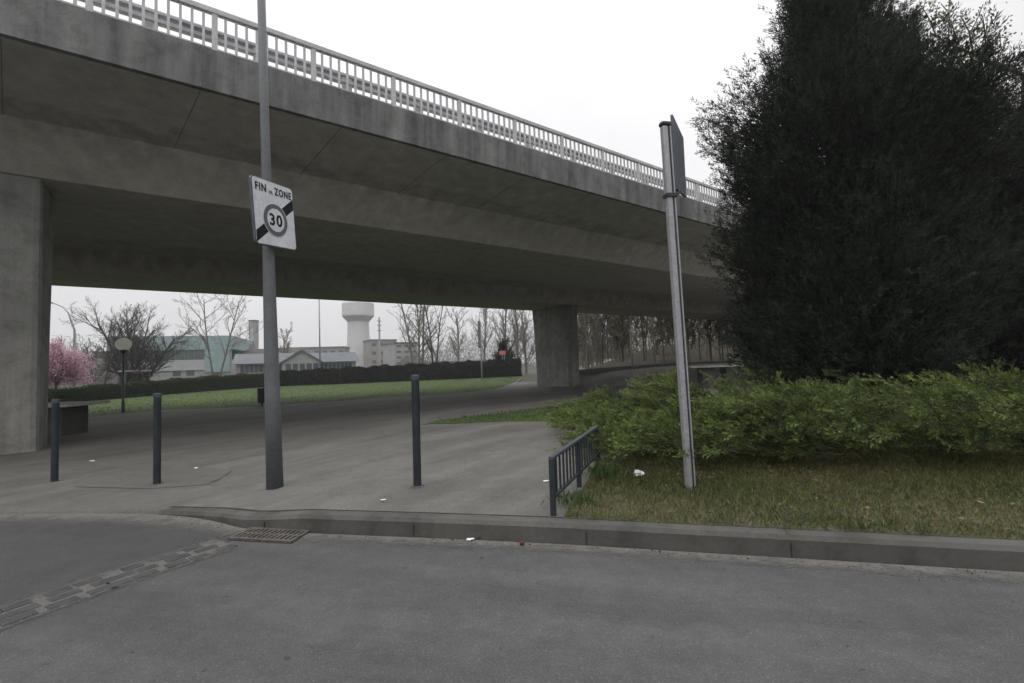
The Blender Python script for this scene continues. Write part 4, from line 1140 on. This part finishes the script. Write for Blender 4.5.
# pavilion with gable
a, x, y, L = facade_axes(236, 356, 74, 82); d_ = 78
Zp = lambda px, py: zpix(px, py, 78)
ze, zr = Zp(300, 362.5), Zp(300, 355)
t = thing('pavilion', a + x * L / 2, 'low pavilion with a grey zinc roof and a small central gable', 'building')
bx(MB(), a, x, y, 0, L, 0, 9, -.6, ze).obj('wall', 'render_grey', t)
P0 = lambda s, dd__, z: a + x * s + y * dd__ + Zv * (z - a.z)
MB().prism([P0(-.5, -.8, ze), P0(-.5, 4.5, zr + .5), P0(-.5, 9.8, ze)], x * (L + 1)).obj('roof', 'roof_zinc', t)
gs0 = L * .52; gw = 2.9; zg1 = Zp(300, 349.5)
MB().prism([P0(gs0 - gw, -1.4, -.6), P0(gs0 + gw, -1.4, -.6), P0(gs0 + gw, -1.4, ze), P0(gs0, -1.4, zg1 - .25), P0(gs0 - gw, -1.4, ze)], y * 5).obj('gable_wall', 'render_grey', t)
MB().prism([P0(gs0 - gw - .5, -1.7, ze - .25), P0(gs0 - gw - .5, -1.7, ze), P0(gs0, -1.7, zg1), P0(gs0 + gw + .5, -1.7, ze), P0(gs0 + gw + .5, -1.7, ze - .25), P0(gs0, -1.7, zg1 - .28)], y * 5.4).obj('gable_roof', 'roof_dark', t)
mb = MB()
for k in range(26):
    s_ = .6 + k * (L - 1.2) / 26
    if abs(s_ + .3 - gs0) > gw + .3:
        bx(MB(), a, x, y, s_, s_ + .55, -.05, .2, Zp(300, 371), Zp(300, 364)).obj('window', 'window_glass', t)
for k in range(5): bx(MB(), a, x, y, gs0 - gw + .5 + k * 1.05, gs0 - gw + 1.3 + k * 1.05, -1.46, -1.2, .3, ze - .2).obj('window', 'window_glass', t)
# distant blocks
def block(pxa, pxb, ytop, d, m, label, name='apartment_building', rows=3, cols=5, roof='roof_dark', win='window_glass', ybot=366):
    a, x, y, L = facade_axes(pxa, pxb, d, d * 1.03); zt = zpix((pxa + pxb) / 2, ytop, d)
    t = thing(name, a + x * L / 2, label, 'building')
    bx(MB(), a, x, y, 0, L, 0, 12, -1, zt).obj('wall', m, t)
    bx(MB(), a, x, y, -.3, L + .3, -.3, 12.3, zt, zt + .5).obj('roof', roof, t)
    zb = zpix((pxa + pxb) / 2, ybot, d)
    for r_ in range(rows):
        z0 = zb + (zt - zb) * (r_ + .35) / rows; z1 = zb + (zt - zb) * (r_ + .7) / rows
        for c in range(cols):
            bx(MB(), a, x, y, L * (c + .25) / cols, L * (c + .8) / cols, -.08, .2, z0, z1).obj('window', win, t)
    return t
block(271, 345, 348, 170, 'render_brown', 'distant brown block behind the pavilion, left of the water tower', cols=9, rows=2)
block(371, 397, 340, 185, 'render_brown', 'distant brown apartment block touching the right side of the water tower', cols=4, rows=3)
block(395, 418, 343, 160, 'render_grey', 'grey block of flats with window bands, right of the water tower', cols=3, rows=4)
block(425, 500, 362, 170, 'render_grey', 'very low grey building behind the bare trees left of the red sign', cols=8, rows=1, ybot=368)
g = at(380, 178)
t = thing('radio_mast', g, 'thin lattice mast on the skyline right of the water tower', 'mast')
zt = zpix(380, 317, 178)
MB().tube([g, Vector((g.x, g.y, zt))], [.5, .3], 6).obj('mast', 'render_grey', t)
for f_ in (.75, .85, .93): MB().box((g.x, g.y, zt * f_), (1.3, 1.3, .3)).obj('platform', 'render_grey', t)
# water tower
d_ = 205; g = at(359, d_); k_ = d_ / F
t = thing('water_tower', g, 'pale concrete water tower with a wide drum on a thick shaft', 'water tower')
zy = lambda py: zpix(358, py, d_) - g.z
MB().lathe(g, [(12.3 * k_, -1), (11.9 * k_, zy(362)), (10.4 * k_, zy(330)), (10.2 * k_, zy(321.5))], 40).obj('shaft', 'tower_concrete', t, smooth=False)
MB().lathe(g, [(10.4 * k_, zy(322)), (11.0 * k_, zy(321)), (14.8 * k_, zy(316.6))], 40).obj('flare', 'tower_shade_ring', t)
MB().lathe(g, [(15.2 * k_, zy(316.5)), (15.4 * k_, zy(315.5)), (15.4 * k_, zy(303.8)), (15.0 * k_, zy(303)), (13.5 * k_, zy(301.5)), (4 * k_, zy(300))], 40).obj('drum', 'tower_concrete', t)
# bus shelter
a, x, y, L = facade_axes(124, 152, 44, 46)
t = thing('bus_shelter', a + x * L / 2, 'small bus shelter with a flat pale roof behind the hedge, right of the globe lamp', 'bus shelter')
zr = zpix(138, 370, 45)
bx(MB(), a, x, y, 0, L, 0, 1.6, zr - .15, zr).obj('roof', 'render_pale', t)
for s_ in (.15, L - .15):
    for q_ in (.15, 1.45): bx(MB(), a, x, y, s_ - .05, s_ + .05, q_ - .05, q_ + .05, -.5, zr - .15).obj('post', 'roof_dark', t)
bx(MB(), a, x, y, .25, L - .25, 1.42, 1.46, .2, zr - .4).obj('back_panel', 'window_glass', t)
# thin railing behind the hedge by the cherry
a, x, y, L = facade_axes(30, 100, 40, 41)
t = thing('metal_railing', a + x * L / 2, 'grey metal railing behind the green hedge below the pink blossom', 'railing')
zr = zpix(65, 387, 40.5)
bx(MB(), a, x, y, 0, L, 0, .06, zr - .06, zr).obj('top_rail', 'lamp_grey', t)
for k in range(7): bx(MB(), a, x, y, k * L / 6 - .03, k * L / 6 + .03, 0, .06, -.5, zr - .06).obj('post', 'lamp_grey', t)
# street behind the hedge
a_, b_ = at(-40, 48), at(270, 70)
sheet('far_street', [(-75, 44), (a_.x, a_.y), (b_.x, b_.y), (b_.x + 14, b_.y + 6), (-20, 88), (-75, 80)], land, 'gutter_concrete', .004, 4)

# debris along the gutter and on the pavement
rgd = np.random.default_rng(8); npt = 420
ii = rgd.integers(0, NK - 3, npt); gp = np.array([tuple(p) for p in fine])[ii]; gn = np.array([tuple(b - a) for a, b in zip(fine, offset(fine, -1.0))])[ii]
pD = gp + gn * (rgd.exponential(.07, npt) + .01)[:, None]; pD[:, 2] = [roadz(a) + .012 for a in pD[:, 0]]
v, tt = blades(pD, unit(rgd.normal(size=(npt, 3)) * np.array([1, 1, .2])), rgd.uniform(.006, .028, npt), rgd.uniform(.005, .014, npt), rgd.uniform(0, 1, npt) ** 2)
setp(quads_obj('gutter_debris', v, tt, 'dead_leaf'), kind='stuff')

# ------------------------------------------------------------------ haze
hm = bpy.data.materials.new('haze'); hm.use_nodes = True; hn = hm.node_tree.nodes; hn.remove(hn['Principled BSDF'])
pv = hn.new('ShaderNodeVolumePrincipled'); pv.inputs['Color'].default_value = (.93, .95, .97, 1); pv.inputs['Density'].default_value = .0008; pv.inputs['Anisotropy'].default_value = .2
hm.node_tree.links.new(pv.outputs[0], hn['Material Output'].inputs['Volume']); MATS['haze'] = hm
hx0, hx1, hy0, hy1 = gx[0] - 30, gx[-1] + 30, gy[0] - 30, gy[-1] + 30
setp(MB().box(((hx0 + hx1) / 2, (hy0 + hy1) / 2, 19.2), (hx1 - hx0, hy1 - hy0, 43)).obj('haze', 'haze'), kind='stuff')

# ------------------------------------------------------------------ sky and light
w = bpy.data.worlds.new('World'); scene.world = w; w.use_nodes = True
n, l = w.node_tree.nodes, w.node_tree.links; bg = n['Background']
sky = n.new('ShaderNodeTexSky'); sky.sky_type = 'NISHITA'; sky.sun_disc = False
SE, SR = R(48), R(200)
sky.sun_elevation = SE; sky.sun_rotation = SR; sky.air_density = 1; sky.dust_density = 4; sky.ozone_density = 1
hs = n.new('ShaderNodeHueSaturation'); hs.inputs['Saturation'].default_value = .12; l.new(sky.outputs[0], hs.inputs['Color'])
tc = n.new('ShaderNodeTexCoord'); sx_ = n.new('ShaderNodeSeparateXYZ'); l.new(tc.outputs['Generated'], sx_.inputs[0])
BG = .12
mr = n.new('ShaderNodeFloatCurve'); cv = mr.mapping.curves[0]
pts_ = [(0, .70), (.25, .90), (.45, 1.0), (.6, 1.12), (.78, 2.3), (1, 3.9)]
mr.mapping.use_clip = False
cv.points[0].location = (0, pts_[0][1] / 4); cv.points[1].location = (1, pts_[-1][1] / 4)
for px_, py_ in pts_[1:-1]: cv.points.new(px_, py_ / 4)
for q_ in cv.points: q_.handle_type = 'VECTOR'
mr.mapping.update()
l.new(sx_.outputs[2], mr.inputs['Value'])
mk = n.new('ShaderNodeMath'); mk.operation = 'MULTIPLY'; mk.inputs[1].default_value = 4 / BG; l.new(mr.outputs[0], mk.inputs[0]); mr = mk
nz = n.new('ShaderNodeTexNoise'); nz.inputs['Scale'].default_value = 2.2; nz.inputs['Detail'].default_value = 5; l.new(tc.outputs['Generated'], nz.inputs['Vector'])
mr2 = n.new('ShaderNodeMapRange'); mr2.inputs[1].default_value = .3; mr2.inputs[2].default_value = .7; mr2.inputs[3].default_value = .88; mr2.inputs[4].default_value = 1.07; l.new(nz.outputs['Fac'], mr2.inputs[0])
mu = n.new('ShaderNodeMath'); mu.operation = 'MULTIPLY'; l.new(mr.outputs[0], mu.inputs[0]); l.new(mr2.outputs[0], mu.inputs[1])
cc = n.new('ShaderNodeMix'); cc.data_type = 'RGBA'; cc.blend_type = 'MULTIPLY'; cc.inputs[0].default_value = 1; cc.inputs[6].default_value = (.992, .985, 1.0, 1); l.new(mu.outputs[0], cc.inputs[7])
mx = n.new('ShaderNodeMix'); mx.data_type = 'RGBA'; mx.inputs[0].default_value = .9; l.new(hs.outputs[0], mx.inputs[6]); l.new(cc.outputs[2], mx.inputs[7])
l.new(mx.outputs[2], bg.inputs['Color']); bg.inputs['Strength'].default_value = BG
sl = bpy.data.lights.new('sun', 'SUN'); sl.energy = .5; sl.angle = R(25); sl.color = (1, .97, .93)
so = bpy.data.objects.new('sun', sl); COL.objects.link(so)
sd_ = Vector((math.sin(SR) * math.cos(SE), math.cos(SR) * math.cos(SE), math.sin(SE)))
so.rotation_euler = sd_.to_track_quat('Z', 'Y').to_euler()
vs = scene.view_settings; vs.view_transform = 'Standard'; vs.look = 'None'; vs.exposure = .12; vs.gamma = 1; vs.use_curve_mapping = False
scene.cycles.max_bounces = 8; scene.cycles.diffuse_bounces = 4; scene.cycles.transparent_max_bounces = 8
scene.cycles.use_denoising = True
scene.render.resolution_x, scene.render.resolution_y = W, H
